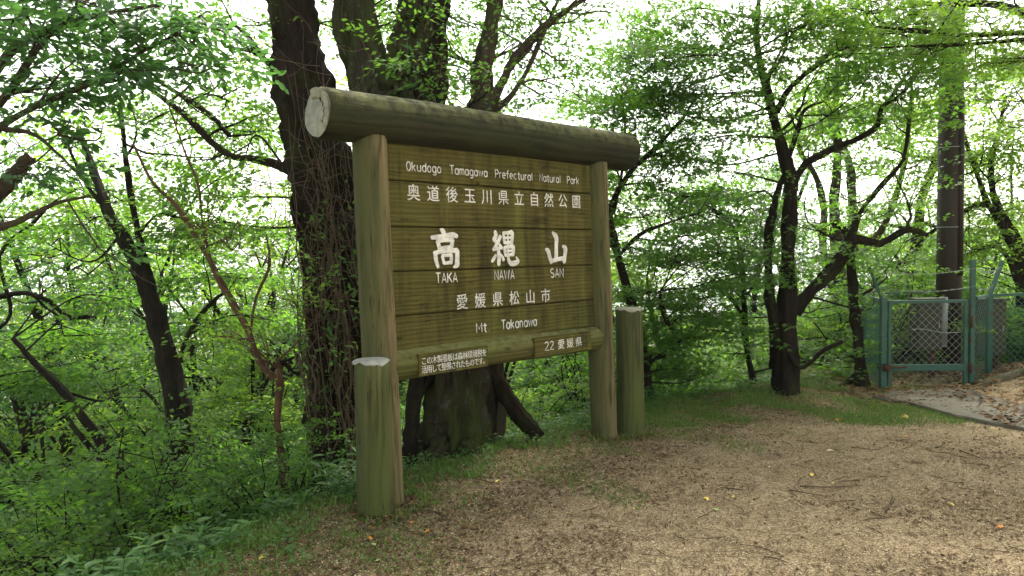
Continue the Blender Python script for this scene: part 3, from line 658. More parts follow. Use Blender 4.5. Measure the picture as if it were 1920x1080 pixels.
FC = np.array([4.05, 8.95])                                        # far left corner
FCx = np.array([3.93, 8.50])
fpost(G0[0]-.035, G0[1], -.1, FZ+.02, .052)
fpost(FCx[0], FCx[1], -.7, FZ+.02, .045)
fpost(G1[0]+.045, G1[1], -.1, 1.30, .042)
FR = np.array([5.35, 8.7]); FE = np.array([6.9, 7.9])
fpost(5.02, 8.0, -.1, FZ, .05)
fpost(FE[0], FE[1], -.1, FZ+.3, .06)
def arm(x, y, z, dx, dy, dz):
    mb_ = MB(); bar(mb_, P_(x, y, z), P_(x+dx, y+dy, z+dz), .045, .02); return mb_.build('arm', M['green'], fence, smooth=False)
arm(G0[0]-.045, G0[1], FZ, -.13, .02, .33); arm(FCx[0], FCx[1], FZ, -.18, .05, .36); arm(5.02, 8.0, FZ, .14, .02, .36); arm(FE[0], FE[1], FZ+.2, .15, 0, .4)
def rail_(a_, b_, wd=.028):
    mb_ = MB(); bar(mb_, P_(*a_), P_(*b_), wd, wd); return mb_.build('rail', M['green'], fence, smooth=False)
rail_((G0[0]-.045, G0[1]+.04, FZ-.01), (FCx[0], FCx[1]-.025, FZ-.01)); rail_((FCx[0]+.025, FCx[1], FZ-.005), (5.6, 9.2, FZ-.005)); rail_((G1[0]+.085, G1[1], FZ), (5.0, 7.99, FZ)); rail_((5.05, 8.0, FZ), (FE[0], FE[1], FZ+.05))
mb = MB()
n1_ = np.array([1.0, 0]); n2_ = np.array([0, 1.0])
def rel(p): return np.array(p)-G0
chain(mb, rel((G0[0]-.045, G0[1]+.04)), rel(FCx), -.05, FZ, -.45, FZ, n1_, .055, .0024)
chain(mb, rel((G1[0]+.08, G1[1])), rel((5.02, 8.0)), .02, FZ, .05, FZ, n2_, .07)
chain(mb, rel((5.02, 8.0)), rel(FE), .05, FZ, .1, FZ, n2_, .07)
chain(mb, rel(FCx), rel((5.6, 9.2)), -.45, FZ, -.3, FZ, n2_, .09)
tag(mb.build('wire_mesh', M['wire'], fence), kind='stuff')
mb = MB()
for hh in (.12, .30):
    for a_, b_ in ((np.array(P_(G0[0]-.045-.13*hh/.33, G0[1], FZ+hh)), np.array(P_(G1[0]+.05, G1[1]-.03, FZ+hh))), (np.array(P_(G1[0]+.05, G1[1]-.03, FZ+hh)), np.array(P_(5.02+.14*hh/.36, 8.0, FZ+hh)))):
        t_ = np.linspace(0, 1, 14)[:, None]; Q = a_*(1-t_)+b_*t_; Q[:, 2] -= .05*np.sin(np.pi*t_[:, 0]); tube(mb, Q, .0022, 4)
        for q_ in Q[1:-1]: tube(mb, [q_+[-.012, 0, -.012], q_+[.012, 0, .012]], .0015, 3); tube(mb, [q_+[-.012, 0, .012], q_+[.012, 0, -.012]], .0015, 3)
tag(mb.build('barbed_wire', M['steelwire'], fence), kind='stuff')
gate = empty('wire_gate', (G0[0], G0[1], 0), 'green steel gate filled with diamond wire mesh before the brown utility pole', 'gate')
def gbar(name, a_, b_, wx, wy, mat='green'):
    mb_ = MB(); bar(mb_, a_, b_, wx, wy); return mb_.build(name, M[mat], gate, smooth=False)
GW = G1[0]-G0[0]; gy_ = G1[1]-G0[1]
gbar('frame_stile', (.03, 0, .02), (.03, 0, .90), .028, .03); gbar('frame_stile', (GW-.02, gy_, .02), (GW-.02, gy_, .90), .035, .03)
gbar('frame_rail', (.045, 0, .885), (GW-.04, gy_, .885), .03, .03); gbar('frame_rail', (.045, -.004, .215), (GW-.04, gy_-.004, .215), .03, .062)
mb = MB(); chain(mb, (.04, 0), (GW-.03, gy_), .03, .88, .03, .88, n2_, .075, .0019)
t_ = np.linspace(0, 1, 9)[:, None]; Q = np.array([.25, .01, .60])*(1-t_)+np.array([GW-.05, gy_, .565])*t_; Q[:, 2] += .012*np.sin(t_[:, 0]*7); tube(mb, Q, .003, 4)
tag(mb.build('wire_mesh', M['steelwire'], gate), kind='stuff')
mb = MB(); tube(mb, [(-.12, -.055, .225), (.18, -.055, .225)], .008, 8); box(mb, (-.02, -.055, .225), (.05, .03, .07)); mb.build('latch', M['rust'], gate)
mb = MB(); tube(mb, [(GW+.015, gy_-.04, .62), (GW+.015, gy_-.04, .74)], .016, 8); mb.build('hinge', M['rust'], gate)
mb = MB(); tube(mb, [(GW+.015, gy_-.04, .16), (GW+.015, gy_-.04, .26)], .016, 8); mb.build('hinge', M['rust'], gate)

pole = empty('utility_pole', (5.02, 8.75, -.3), 'tall dark brown utility pole with thin bands behind the green gate', 'pole')
mb = MB(); tube(mb, [(0, 0, -.3), (0, 0, 2), (0, 0, 4), (0, 0, 8.5)], [.135, .130, .126, .118], 28); mb.build('shaft', M['pole'], pole)
mb = MB(); tube(mb, [(.055, -.125, 1.4), (.055, -.122, 2.4), (.055, -.12, 3.4)], .030, 10); mb.build('cable_guard', M['pole'], pole)
for zz in (1.95, 2.85, 3.9):
    mb = MB(); an = np.linspace(0, 2*math.pi, 33); tube(mb, np.stack([.134*np.cos(an), .134*np.sin(an), np.full(33, zz)], 1), .006, 5, cap=False); mb.build('band', M['steelwire'], pole)
def cabinet(name, label, x, y, z0, z1, wd, mat, cat, pipe):
    e = empty(name, (x, y, gz(x, y)), label, cat); b0 = z0-gz(x, y); h = z1-z0
    mb_ = MB(); box(mb_, (0, 0, b0+h/2), (wd, .16, h)); bd = mb_.build('housing', M[mat], e, smooth=False)
    bv = bd.modifiers.new('edge', 'BEVEL'); bv.width = .008; bv.segments = 2
    mb_ = MB(); box(mb_, (0, -.0875, b0+h/2), (wd-.03, .015, h-.04)); mb_.build('door', M[mat], e, smooth=False)
    mb_ = MB(); box(mb_, (0, -.02, b0+h+.012), (wd+.03, .2, .02)); mb_.build('cap', M[mat], e, smooth=False)
    mb_ = MB(); box(mb_, (wd*.36, -.10, b0+h*.5), (.012, .012, .06)); mb_.build('handle', M['pipe'], e, smooth=False)
    mb_ = MB(); tube(mb_, [(wd*.3, 0, -.15), (wd*.3, 0, b0)], .035, 10); mb_.build('stand', M['rust'], e)
    if pipe:
        mb_ = MB(); tube(mb_, [(wd/2+.045, -.03, b0+.03), (wd/2+.045, -.03, b0+h+.03)], .042, 14); mb_.build('conduit', M['pipe'], e)
cabinet('meter_box', 'grey green meter box with a galvanised pipe, seen through the gate mesh', 4.48, 8.25, .32, .86, .27, 'box', 'meter box', True)
cabinet('switch_box', 'brown switch box behind the fence right of the gate post', 5.18, 8.30, .24, .84, .33, 'box2', 'switch box', False)

# ------------------------------------------------------------------ leaves and sprays
def leafshape(kind):
    if kind == 'maple':      # five-lobed
        pts = [(0, 0)]
        for a_, L_, w_ in ((-95, .55, .16), (-48, .85, .18), (0, 1.0, .19), (48, .85, .18), (95, .55, .16)):
            q = rad(a_); pts.append((math.sin(q)*L_, math.cos(q)*L_))
            q2 = rad(a_+24); pts.append((math.sin(q2)*.36, math.cos(q2)*.36))
        P = np.array(pts[:-1]); P = P*.62
        V = np.c_[P[:, 0], P[:, 1], -.12*np.abs(P[:, 0])]
        return V, [np.arange(len(V))[None]]
    if kind == 'oval':
        P = np.array([(0, 0), (.20, .3), (.19, .6), (0, 1), (-.19, .6), (-.20, .3)]); V = np.c_[P[:, 0], P[:, 1], [0, .04, .03, -.06, .03, .04]]
        return V, [np.array([[0, 1, 2, 3], [0, 3, 4, 5]])]
    P = np.array([(0, 0), (.26, .45), (0, 1), (-.26, .45)]); V = np.c_[P[:, 0], P[:, 1], [0, .05, -.05, .05]]
    return V, [np.arange(4)[None]]
LS = {k: leafshape(k) for k in ('maple', 'oval', 'small')}
def frames(D, U):
    """Rotation matrices with y = D and z near U."""
    y = nrm(D); x = nrm(np.cross(y, U)); z = np.cross(x, y); return np.stack([x, y, z], -1)
def put_leaves(mb_, P, D, U, size, kind):
    V0, F0 = LS[kind]; n = len(P)
    R = frames(D, U); V = np.einsum('nij,kj->nki', R, V0)*size[:, None, None]+P[:, None]
    k = len(V0); off = (np.arange(n)*k)[:, None, None]
    mb_.add(V.reshape(-1, 3), [(a_[None]+off).reshape(-1, a_.shape[1]) for a_ in F0])
def spray_template(seed, n=26, L=.42):
    """Leaf places on one flat twig spray: position, direction (local x forward)."""
    r = np.random.default_rng(seed); P = []; D = []
    for i in range(n):
        t_ = r.random()**.8; side = r.choice([-1, 1]); w_ = (1-t_*.75)*r.random()*.22
        P.append((t_*L+w_*.5, side*w_, r.normal(0, .014)-.10*w_-.05*t_*t_))
        D.append((.8, side*(.3+.6*r.random()), -.25+r.normal(0, .15)))
    return np.array(P), np.array(D)
SPR = [spray_template(s_, 14+2*s_) for s_ in range(8)]
LEAFX_ON = 1.9
def put_sprays(lmb, anchors, dirs, size, kind, rng, scale=1.0, tilt=.25, twigs=None):
    """Many sprays: anchors (n,3), outward directions (n,3)."""
    n = len(anchors)
    if n == 0: return
    if LEAFX_ON and n > 60:
        ex = rng.integers(0, n, int(n*max(LEAFX_ON-1, 0))); j_ = rng.normal(0, .12, (len(ex), 3))*[1, 1, .45]
        anchors = np.vstack([anchors, anchors[ex]+j_]); dirs = np.vstack([dirs, dirs[ex]+rng.normal(0, .6, (len(ex), 3))*[1, 1, .3]]); n = len(anchors)
    d = nrm(dirs); up = nrm(np.c_[rng.normal(0, tilt, n), rng.normal(0, tilt, n), np.ones(n)])
    R = frames(d, up)          # columns: side, forward, up
    which = rng.integers(0, len(SPR), n)
    for k in range(len(SPR)):
        m_k = which == k
        if not m_k.any(): continue
        P0, D0 = SPR[k]; Rk = R[m_k]; A = anchors[m_k]; c_ = len(P0)
        sc_ = scale*rng.uniform(.7, 1.25, len(A))[:, None, None]
        loc = np.stack([P0[:, 1], P0[:, 0], P0[:, 2]], -1); ld = np.stack([D0[:, 1], D0[:, 0], D0[:, 2]], -1)
        P = np.einsum('nij,kj->nki', Rk, loc)*sc_+A[:, None]; D = np.einsum('nij,kj->nki', Rk, ld)
        P = P.reshape(-1, 3)+rng.normal(0, .012, (len(A)*c_, 3)); D = D.reshape(-1, 3)+rng.normal(0, .25, (len(A)*c_, 3))
        U = np.repeat(Rk[:, :, 2], c_, 0)+rng.normal(0, .38, (len(A)*c_, 3))
        put_leaves(lmb, P, D, U, size*rng.uniform(.6, 1.2, len(P)), kind)
        if twigs is not None:
            tip = A+Rk[:, :, 1]*(.36*sc_[:, :, 0]); s_ = Rk[:, :, 0]*.0022*scale; u_ = Rk[:, :, 2]*.003
            V = np.stack([A-s_, A+s_, tip], 1).reshape(-1, 3); twigs.add(V, np.arange(len(V)).reshape(-1, 3))
def wander(p, d, L, n, rng, curl=.25, up=.0):
    P = [p]; d = nrm(d); st = L/n
    for i in range(n):
        d = nrm(d+rng.normal(0, curl, 3)+np.array([0, 0, up])); P.append(P[-1]+d*st)
    return np.array(P)
LEAFX = 1.7
def side_branches(bmb, lmb, P, R, rng, dens, Lr, leafsize, kind, start=.25, flatness=.5, levels=2, spr=2, up=.12, scale=1.0):
    """Grow twigs off a limb and hang sprays on them."""
    seg = np.linalg.norm(np.diff(P, axis=0), axis=1); cum = np.r_[0, np.cumsum(seg)]; L = cum[-1]
    n = max(1, rng.poisson(dens*L)); A = []; D = []
    for s_ in rng.uniform(start, 1, n)*L:
        i = min(np.searchsorted(cum, s_)-1, len(P)-2); i = max(i, 0); f_ = (s_-cum[i])/max(seg[i], 1e-6)
        p = P[i]*(1-f_)+P[i+1]*f_; tg = nrm(P[i+1]-P[i]); rr = R[i]*(1-f_)+R[i+1]*f_
        q = rng.normal(size=3); q[2] *= flatness; q = nrm(q-tg*(q@tg)*.6)
        ln = rng.uniform(*Lr)
        B = wander(p, q+tg*.5, ln, 5, rng, .22, up*.5); rb = np.linspace(min(rr*.55, .012*ln+.006), .003, 6)
        tube(bmb, B, rb, 5, cap=False)
        if levels > 1: 
            a2, d2 = side_branches(bmb, None, B, rb, rng, 5.0, (ln*.3, ln*.6), leafsize, kind, .2, flatness, levels-1, spr, up)
            A += a2; D += d2
        for k in range(spr):
            f2 = rng.uniform(.35, 1); j = min(int(f2*5), 4)
            A.append(B[j]+(B[j+1]-B[j])*rng.random()); dd = B[j+1]-B[j]; D.append(nrm(dd)+nrm(rng.normal(size=3)*[1, 1, .25])*.9)
        A.append(B[-1]); D.append(B[-1]-B[-2])
    if lmb is not None and A:
        put_sprays(lmb, np.array(A), np.array(D)*np.array([1, 1, .45]), leafsize, kind, rng, scale, twigs=bmb)
        return None
    return A, D

TREES = {}
def traced_tree(name, label, Z, stems, bark, leaf, leafsize, kind, seed, dens=2.2, Lr=(.35, .9), pads=(), cat='tree', extend=True, start=.35, sides=14, rough=.12, spr=2, group=None, scale=1.0, levels=2, leafx=1.9, thin=1.0):
    global LEAFX_ON
    LEAFX_ON = leafx
    """A tree whose limbs follow traced outlines at its own distance Z (metres); dz bends limbs nearer or farther."""
    rng = np.random.default_rng(seed)
    s0 = stems[0]['p'][0]; b = at(s0[0], s0[1], Z+s0[3] if len(s0) > 3 else Z); bz = gz(b[0], b[1])
    root = empty(name, (b[0], b[1], bz), label, cat, group); org = np.array([b[0], b[1], bz])
    tmb, bmb, lmb = MB(), MB(), MB(); allp = []
    for k, st in enumerate(stems):
        P = []; R = []
        for q in st['p']:
            z = Z+(q[3] if len(q) > 3 else 0)
            P.append(at(q[0], q[1], z)); R.append(q[2]/2*z/FPX*thin)
        P = np.array(P); R = np.array(R)
        if k == 0 and extend and P[0][2] > bz-.05:
            dn = P[0]-P[1]; dn = dn/np.linalg.norm(dn)
            low = P[0]*1.0; low[2] = bz-.25; low[:2] += dn[:2]*.15*(P[0][2]-bz)
            P = np.vstack([low, P]); R = np.r_[R[0]*1.25, R]
        A = smoothline(np.c_[P, R], 12 if max(R) > .12 else 5); P, R = A[:, :3], np.maximum(A[:, 3], .003)
        big = R.max() > .05
        jit = rng.normal(0, 1, P.shape)*R[:, None]*(.012 if len(R) > 60 else .10); jit[0] = 0; jit[-1] = 0; P = P+jit
        tube(tmb if big else bmb, P-org, R, sides if big else 7, rough if big else .06)
        allp.append((P, R))
        if st.get('bare'): continue
        side_branches(bmb, lmb, P-org, R, rng, dens*st.get('d', 1), Lr, leafsize, kind, st.get('s', start), spr=spr, scale=scale, levels=levels)
    pts = np.vstack([a_[0] for a_ in allp]); rads = np.concatenate([a_[1] for a_ in allp])
    for pad in pads:
        px, py, rx, ry, nsp = pad[:5]; z = Z+(pad[5] if len(pad) > 5 else 0)
        c_ = at(px, py, z); rx = rx*z/FPX; ry = ry*z/FPX
        d = np.linalg.norm((pts-c_)*[1, 1, 1.3], axis=1)+(pts[:, 2] > c_[2])*.8; i = int(np.argmin(d)); p0 = pts[i]
        ln_ = np.linalg.norm(c_-p0); mid = (p0+c_)/2+rng.normal(0, .12, 3)*ln_+np.array([0, 0, .05*ln_]); B = smoothline(np.array([p0, mid, c_]), 6)
        tube(bmb, B-org, np.linspace(min(rads[i]*.5, .012), .004, len(B)), 6, cap=False)
        nb = max(3, nsp//9); A = []; D = []
        for j in range(nb):
            q = rng.normal(size=3)*[1, 1, .2]; q = nrm(q)*rng.uniform(.3, 1)**.6; e = c_+q*[rx, rx*.9, ry*2.2]
            s_ = B[rng.integers(len(B)//2, len(B))]
            T_ = smoothline(np.array([s_, (s_+e)/2+rng.normal(0, .04, 3), e]), 3); tube(bmb, T_-org, np.linspace(.007, .0025, len(T_)), 4, cap=False)
            for k2 in range(max(1, nsp//nb)):
                f2 = rng.uniform(.25, 1.05); a_ = s_+(e-s_)*f2+rng.normal(0, .07, 3)*[1, 1, .5]
                A.append(a_); D.append((e-s_)+rng.normal(0, .3, 3)*[1, 1, .25])
        put_sprays(lmb, np.array(A)-org, np.array(D)*[1, 1, .4], leafsize, kind, rng, scale, twigs=bmb)
    if tmb.n: tmb.build('trunk', M[bark], root)
    if bmb.n: bmb.build('branches', M[bark], root)
    if lmb.n: lmb.build('crown', M[leaf], root, smooth=False)
    TREES[label] = root
    return root

def st(*p, **k): return dict(p=list(p), **k)
# left tree leaning over the slope
traced_tree('leaning_tree', 'dark forked tree leaning left on the slope, left of the sign', 6.0, [
    st((322, 1130, 44), (318, 1000, 42), (322, 900, 44), (335, 800, 52), (326, 720, 50), (305, 640, 42), (288, 570, 42), (265, 505, 38), (235, 450, 28), (200, 390, 22), (172, 310, 16, .1), (145, 240, 9, .2), s=.75),
    st((272, 520, 30), (258, 440, 19), (247, 380, 15), (236, 300, 13), (226, 210, 9), (228, 190, 5), s=.6),
    st((305, 925, 24), (265, 895, 34), (215, 862, 26), (170, 800, 20), (120, 735, 17), (65, 680, 13), (24, 634, 10), bare=True),
    st((225, 872, 18), (180, 850, 16), (145, 810, 14), (125, 782, 9), bare=True),
    st((200, 390, 12), (165, 350, 9), (135, 290, 6), (122, 250, 4)),
    st((320, 740, 16, 0), (345, 650, 12, .2), (370, 600, 10, .3), (405, 560, 8, .4), (428, 545, 6, .5)),
    ], 'bark_dark', 'leaf_mid', .060, 'small', 21, thin=.78, dens=2.0, Lr=(.4, 1.0), pads=[(150, 430, 120, 16, 44, .5), (230, 560, 130, 18, 50, 1.0), (80, 520, 110, 14, 34, .8), (380, 430, 130, 18, 54, .6), (430, 520, 130, 20, 60, .7), (330, 610, 120, 18, 50, 1.0), (120, 630, 130, 16, 50, 1.0), (200, 350, 90, 14, 24, .4), (60, 440, 90, 14, 24, .6), (500, 600, 90, 20, 40, 1.0), (300, 480, 90, 16, 30, .8), (220, 690, 130, 18, 50, .9), (70, 700, 110, 18, 44, .7)], leafx=2.2)
# tree at the far left, mostly out of frame
traced_tree('evergreen_tree', 'broad leaved evergreen reaching in from the top left corner', 4.0, [
    st((-260, 620, 60), (-160, 500, 45), (-60, 420, 34), (10, 350, 26), (45, 305, 22), (56, 292, 18), bare=True),
    st((-60, 440, 26), (20, 420, 12), (68, 398, 10), (110, 380, 8), (170, 367, 6)),
    st((-120, 470, 30), (-60, 250, 24), (0, 120, 16), (80, 60, 12), (180, 30, 9), (300, 10, 6)),
    st((-80, 330, 22), (0, 240, 14), (90, 190, 11), (180, 150, 9), (260, 100, 7), (340, 60, 4)),
    st((-60, 250, 20), (10, 180, 14), (70, 90, 9), (130, 30, 8), (200, -30, 5)),
    st((0, 240, 10), (60, 250, 8), (110, 290, 6), (150, 330, 4)),
    ], 'bark_grey', 'leaf_dark', .062, 'oval', 22, dens=2.2, Lr=(.3, .75), spr=1, scale=.7, leafx=.75, start=.3,
    pads=[(60, 60, 90, 22, 14), (150, 110, 90, 24, 18), (230, 150, 80, 24, 18), (330, 60, 70, 20, 20), (50, 170, 80, 24, 18), (130, 230, 70, 22, 16), (420, 60, 60, 20, 14), (60, 330, 70, 18, 14), (380, 120, 40, 16, 10), (30, 20, 60, 20, 24), (240, 40, 80, 22, 22)])
# a bare crooked branch of a tree off the left edge
traced_tree('crooked_tree', 'thin crooked dark stems at the left edge of the picture', 6.5, [
    st((-90, 900, 30), (-60, 760, 26), (-40, 640, 20), (-20, 570, 14), (20, 552, 11), (60, 552, 10), (95, 568, 9), (125, 593, 9), (180, 596, 8), bare=True),
    st((60, 552, 6), (90, 580, 5), (130, 600, 4), (165, 590, 3), bare=True),
    st((-40, 640, 14), (20, 590, 8), (0, 480, 10), (60, 420, 8), (100, 380, 6), (150, 350, 4)),
    ], 'bark_dark', 'leaf_mid', .055, 'small', 23, thin=.8, dens=1.5, pads=[(40, 640, 110, 22, 30, .5), (110, 680, 120, 22, 34, .6), (40, 720, 120, 24, 30, .2)])
# big dark trunk covered in vines just left of the sign
traced_tree('vine_covered_tree', 'massive dark trunk wrapped in dry vines directly left of the sign', 5.9, [
    st((650, 1010, 150), (642, 930, 130), (636, 800, 112), (640, 650, 118), (630, 520, 112), (612, 400, 112), (590, 290, 108), (566, 170, 96), (548, 60, 84), (538, -40, 80), (530, -200, 66), s=.9),
    st((628, 950, 46, -.25), (612, 850, 34, -.28), (604, 720, 30, -.28), (590, 600, 30, -.27), (580, 480, 34, -.25), (572, 420, 30, -.22), bare=True),
    st((572, 335, 24), (515, 308, 18), (470, 298, 14), (432, 292, 15), (388, 258, 14), (350, 218, 12), (300, 180, 11), (262, 152, 9), (200, 100, 7), (130, 40, 5), s=.35, d=.7),
    st((430, 255, 12, .1), (392, 215, 11), (345, 182, 9), (290, 150, 7), (240, 130, 4), d=.5),
    st((540, 135, 20), (505, 120, 13), (478, 98, 11), (448, 92, 8), (420, 88, 6), d=.7),
    st((490, 105, 10), (465, 70, 9), (440, 48, 7), (412, 46, 4), d=.7),
    st((650, 640, 50, .2), (690, 420, 40, .5), (680, 200, 34, .7), (650, 60, 28, .8), (640, -60, 22, .9), s=.9),
    ], 'bark_vine', 'leaf_mid', .055, 'small', 24, thin=.86, dens=2.2, Lr=(.35, .9), sides=30, rough=.30,
    pads=[(430, 190, 90, 24, 30, .4), (450, 330, 90, 24, 34, .6), (420, 130, 60, 20, 14), (440, 420, 90, 28, 40, .5), (360, 300, 80, 24, 24, .5), (480, 240, 60, 20, 20, .5), (480, 50, 80, 18, 24, .8), (570, 40, 70, 18, 18, 1.2), (710, 60, 60, 18, 18, 1.3), (740, 150, 50, 18, 14, 1.4), (330, 230, 70, 16, 20, .7), (250, 290, 80, 16, 20, .8), (410, 370, 80, 16, 24, .9)], leafx=1.5)
# mossy old tree behind the board with its forks above the beam
traced_tree('mossy_tree', 'old moss covered tree behind the board, flared base showing beneath it', 5.75, [
    st((850, 905, 150), (852, 870, 124), (854, 800, 104), (856, 700, 100), (845, 560, 100), (790, 380, 96), (722, 240, 86), (705, 170, 80), (688, 90, 58), (676, 20, 44), (668, -60, 36), s=.85),
    st((718, 215, 60), (745, 150, 62), (765, 90, 58), (778, 20, 54), (790, -60, 46), s=.6),
    st((712, 200, 40, .1), (668, 130, 34, .1), (645, 60, 30), (640, -30, 26), s=.4),
    st((838, 830, 46, -.2), (812, 872, 40, -.3), (790, 900, 22, -.4), bare=True),
    st((868, 840, 42, -.2), (888, 868, 32, -.25), (900, 888, 16, -.3), bare=True),
    ], 'bark_moss', 'leaf_mid', .055, 'small', 25, dens=.8, sides=36, rough=.08, spr=1, leafx=1.0)
traced_tree('climber_clad_tree', 'dark trunk rising behind the middle of the beam, hung with green climbers', 5.95, [
    st((905, 860, 34), (906, 760, 40), (898, 690, 44), (862, 500, 60), (820, 330, 62), (796, 200, 62), (800, 110, 62), (806, 20, 60), (812, -70, 50), s=.8),
    st((905, 670, 30, .1), (950, 745, 30), (985, 790, 26), (1012, 822, 22), bare=True),
    ], 'bark_vine', 'leaf_mid', .050, 'small', 26, dens=.9, sides=24, rough=.2, spr=1, leafx=1.0, pads=[(860, 60, 60, 24, 20, .9), (740, 150, 40, 20, 6, .6), (870, 150, 50, 18, 18, .9), (780, 60, 60, 16, 14, 1.2)])
traced_tree('twin_limb_tree', 'rough branching trunk right of the climber trunk above the beam', 6.2, [
    st((930, 840, 26), (928, 760, 30), (915, 600, 34), (895, 400, 38), (890, 250, 38), (900, 180, 36), (905, 120, 32), (922, 40, 26), (935, -50, 20), s=.6),
    st((892, 240, 24), (935, 165, 16), (965, 112, 15), (1010, 60, 12), (1050, 28, 10), (1110, -10, 7), s=.3),
    st((900, 220, 16, .1), (950, 190, 12), (990, 130, 10), (1020, 60, 8), (1060, -30, 6)),
    ], 'bark_grey', 'leaf_mid', .05, 'small', 27, dens=3.6, sides=16, rough=.2, spr=1, leafx=1.2, pads=[(980, 130, 70, 24, 20, .6), (1030, 190, 60, 18, 26, .8), (1090, 180, 60, 18, 24, .6), (960, 60, 70, 18, 22, .7), (1060, 110, 70, 28, 30, .5), (1080, 30, 70, 24, 22, .5)])
traced_tree('slender_tree', 'slender dark trunk seen under the board just right of the left post', 5.6, [
    st((764, 925, 30), (768, 850, 26), (775, 760, 24), (790, 690, 26), (800, 560, 22), (815, 400, 16), (830, 200, 12), s=.8),
    st((780, 745, 14), (815, 700, 14), (840, 660, 10), bare=True),
    ], 'bark_dark', 'leaf_mid', .05, 'small', 28, dens=1.0)
# reddish sapling and the long thin limb crossing above it
traced_tree('sapling', 'thin red brown sapling stem left of the big vine trunk', 5.1, [
    st((542, 995, 17), (535, 920, 16), (527, 850, 15), (520, 780, 14), (524, 715, 13), (520, 670, 8), s=.92),
    st((522, 712, 12), (500, 695, 12), (485, 672, 12), (462, 610, 12), (425, 548, 11), (395, 490, 10), (365, 440, 9), (330, 385, 7), (285, 340, 6), (250, 270, 4), s=.5, d=.6),
    st((395, 490, 6, .1), (380, 420, 5), (372, 350, 5), (345, 280, 4), (310, 180, 3), d=.6),
    st((470, 625, 5), (480, 560, 5), (505, 500, 4), (500, 440, 3)),
    ], 'bark_red', 'leaf_bright', .045, 'small', 29, dens=1.3, Lr=(.3, .7), spr=1, leafx=1.2, pads=[(430, 450, 70, 20, 20, .3), (440, 620, 60, 18, 14, .3)])
# the maple with two stems right of the sign
maple = traced_tree('maple_tree', 'big double stemmed maple right of the sign with limbs spreading right', 7.6, [
    st((1474, 752, 70), (1473, 690, 54), (1475, 600, 44), (1477, 500, 34), (1480, 400, 31), (1483, 340, 32), (1468, 285, 24), (1452, 225, 20), (1440, 175, 18), (1426, 125, 15), (1418, 60, 13), (1423, 0, 10), (1430, -80, 8), s=.6),
    st((1458, 690, 36, .1), (1452, 610, 26), (1443, 540, 22), (1440, 450, 19), (1448, 405, 18), (1456, 365, 14), (1470, 330, 12), bare=True),
    st((1487, 345, 24), (1512, 308, 18), (1560, 281, 17), (1610, 260, 15), (1645, 236, 14), (1655, 200, 13), (1690, 178, 12), (1725, 130, 9), (1762, 98, 7), s=.45),
    st((1456, 212, 18, .05), (1475, 172, 14), (1502, 145, 15), (1535, 118, 12), (1570, 85, 10), (1620, 55, 8), (1655, 25, 6), s=.3),
    st((1478, 300, 14, .1), (1496, 245, 11), (1510, 205, 9), (1545, 190, 6), s=.3),
    st((1488, 585, 34, .05), (1520, 545, 30), (1560, 508, 30), (1588, 468, 32), (1606, 448, 24), (1650, 456, 17), (1700, 430, 15), (1740, 440, 9), s=.7, d=.3),
    st((1590, 455, 24, .05), (1612, 400, 14), (1650, 350, 13), (1692, 300, 10), (1705, 220, 8), (1710, 150, 6), s=.4),
    st((1466, 640, 14), (1500, 690, 12, -.2), (1540, 660, 14, -.3), (1580, 640, 9, -.4), bare=True),
    ], 'bark_dark', 'leaf_mid', .074, 'maple', 30, thin=.7, dens=2.3, Lr=(.4, 1.0), sides=18, rough=.18,
    pads=[(1330, 40, 90, 24, 30, -.6), (1250, 110, 90, 24, 30, -.5), (1380, 120, 80, 22, 26), (1200, 60, 80, 22, 24), (1530, 40, 100, 24, 30, -.8), (1640, 100, 90, 22, 28, -.5), (1360, 220, 80, 20, 20, .3), (1580, 150, 60, 20, 14), (1690, 40, 90, 22, 26, -.7), (1460, 30, 80, 22, 26, -.6), (1320, 180, 90, 18, 34), (1610, 470, 90, 14, 24, .3), (1650, 390, 60, 14, 16, .5), (1560, 360, 60, 12, 8, .5), (1240, 200, 90, 16, 40), (1140, 130, 70, 18, 26, .3), (1330, 260, 80, 14, 30), (1370, 320, 90, 14, 32, .2), (1400, 370, 70, 12, 20, .2), (1260, 40, 90, 20, 36, .2), (1330, 110, 90, 18, 40), (1180, 180, 70, 18, 30, .2), (1270, 290, 80, 14, 30, .2), (1530, 130, 60, 14, 16), (1580, 20, 90, 18, 34, -.5), (1530, 470, 80, 14, 20, .6), (1640, 540, 80, 14, 22, .6), (1550, 560, 60, 12, 14, .5), (1410, 260, 50, 12, 12)]+[(px_, py_, 150, 20, 60, dz_) for px_, py_, dz_ in ((1000, -260, .3), (1180, -330, -.4), (1350, -220, .2), (1350, -420, -.6), (1520, -300, .6), (1700, -380, -.5), (1850, -250, .4), (1150, -480, .5), (1560, -520, .2), (900, -420, -.3), (1750, -560, .3), (1020, -600, .2), (2000, -420, 0), (1040, -330, -1.3), (1180, -260, -1.3), (1280, -400, -1.2), (1130, -450, -1.4), (1420, -300, -1.0), (950, -260, -1.1), (1350, -520, -1.3))], leafx=2.4)  # high pads above the frame are added crown, put there to shade the ground
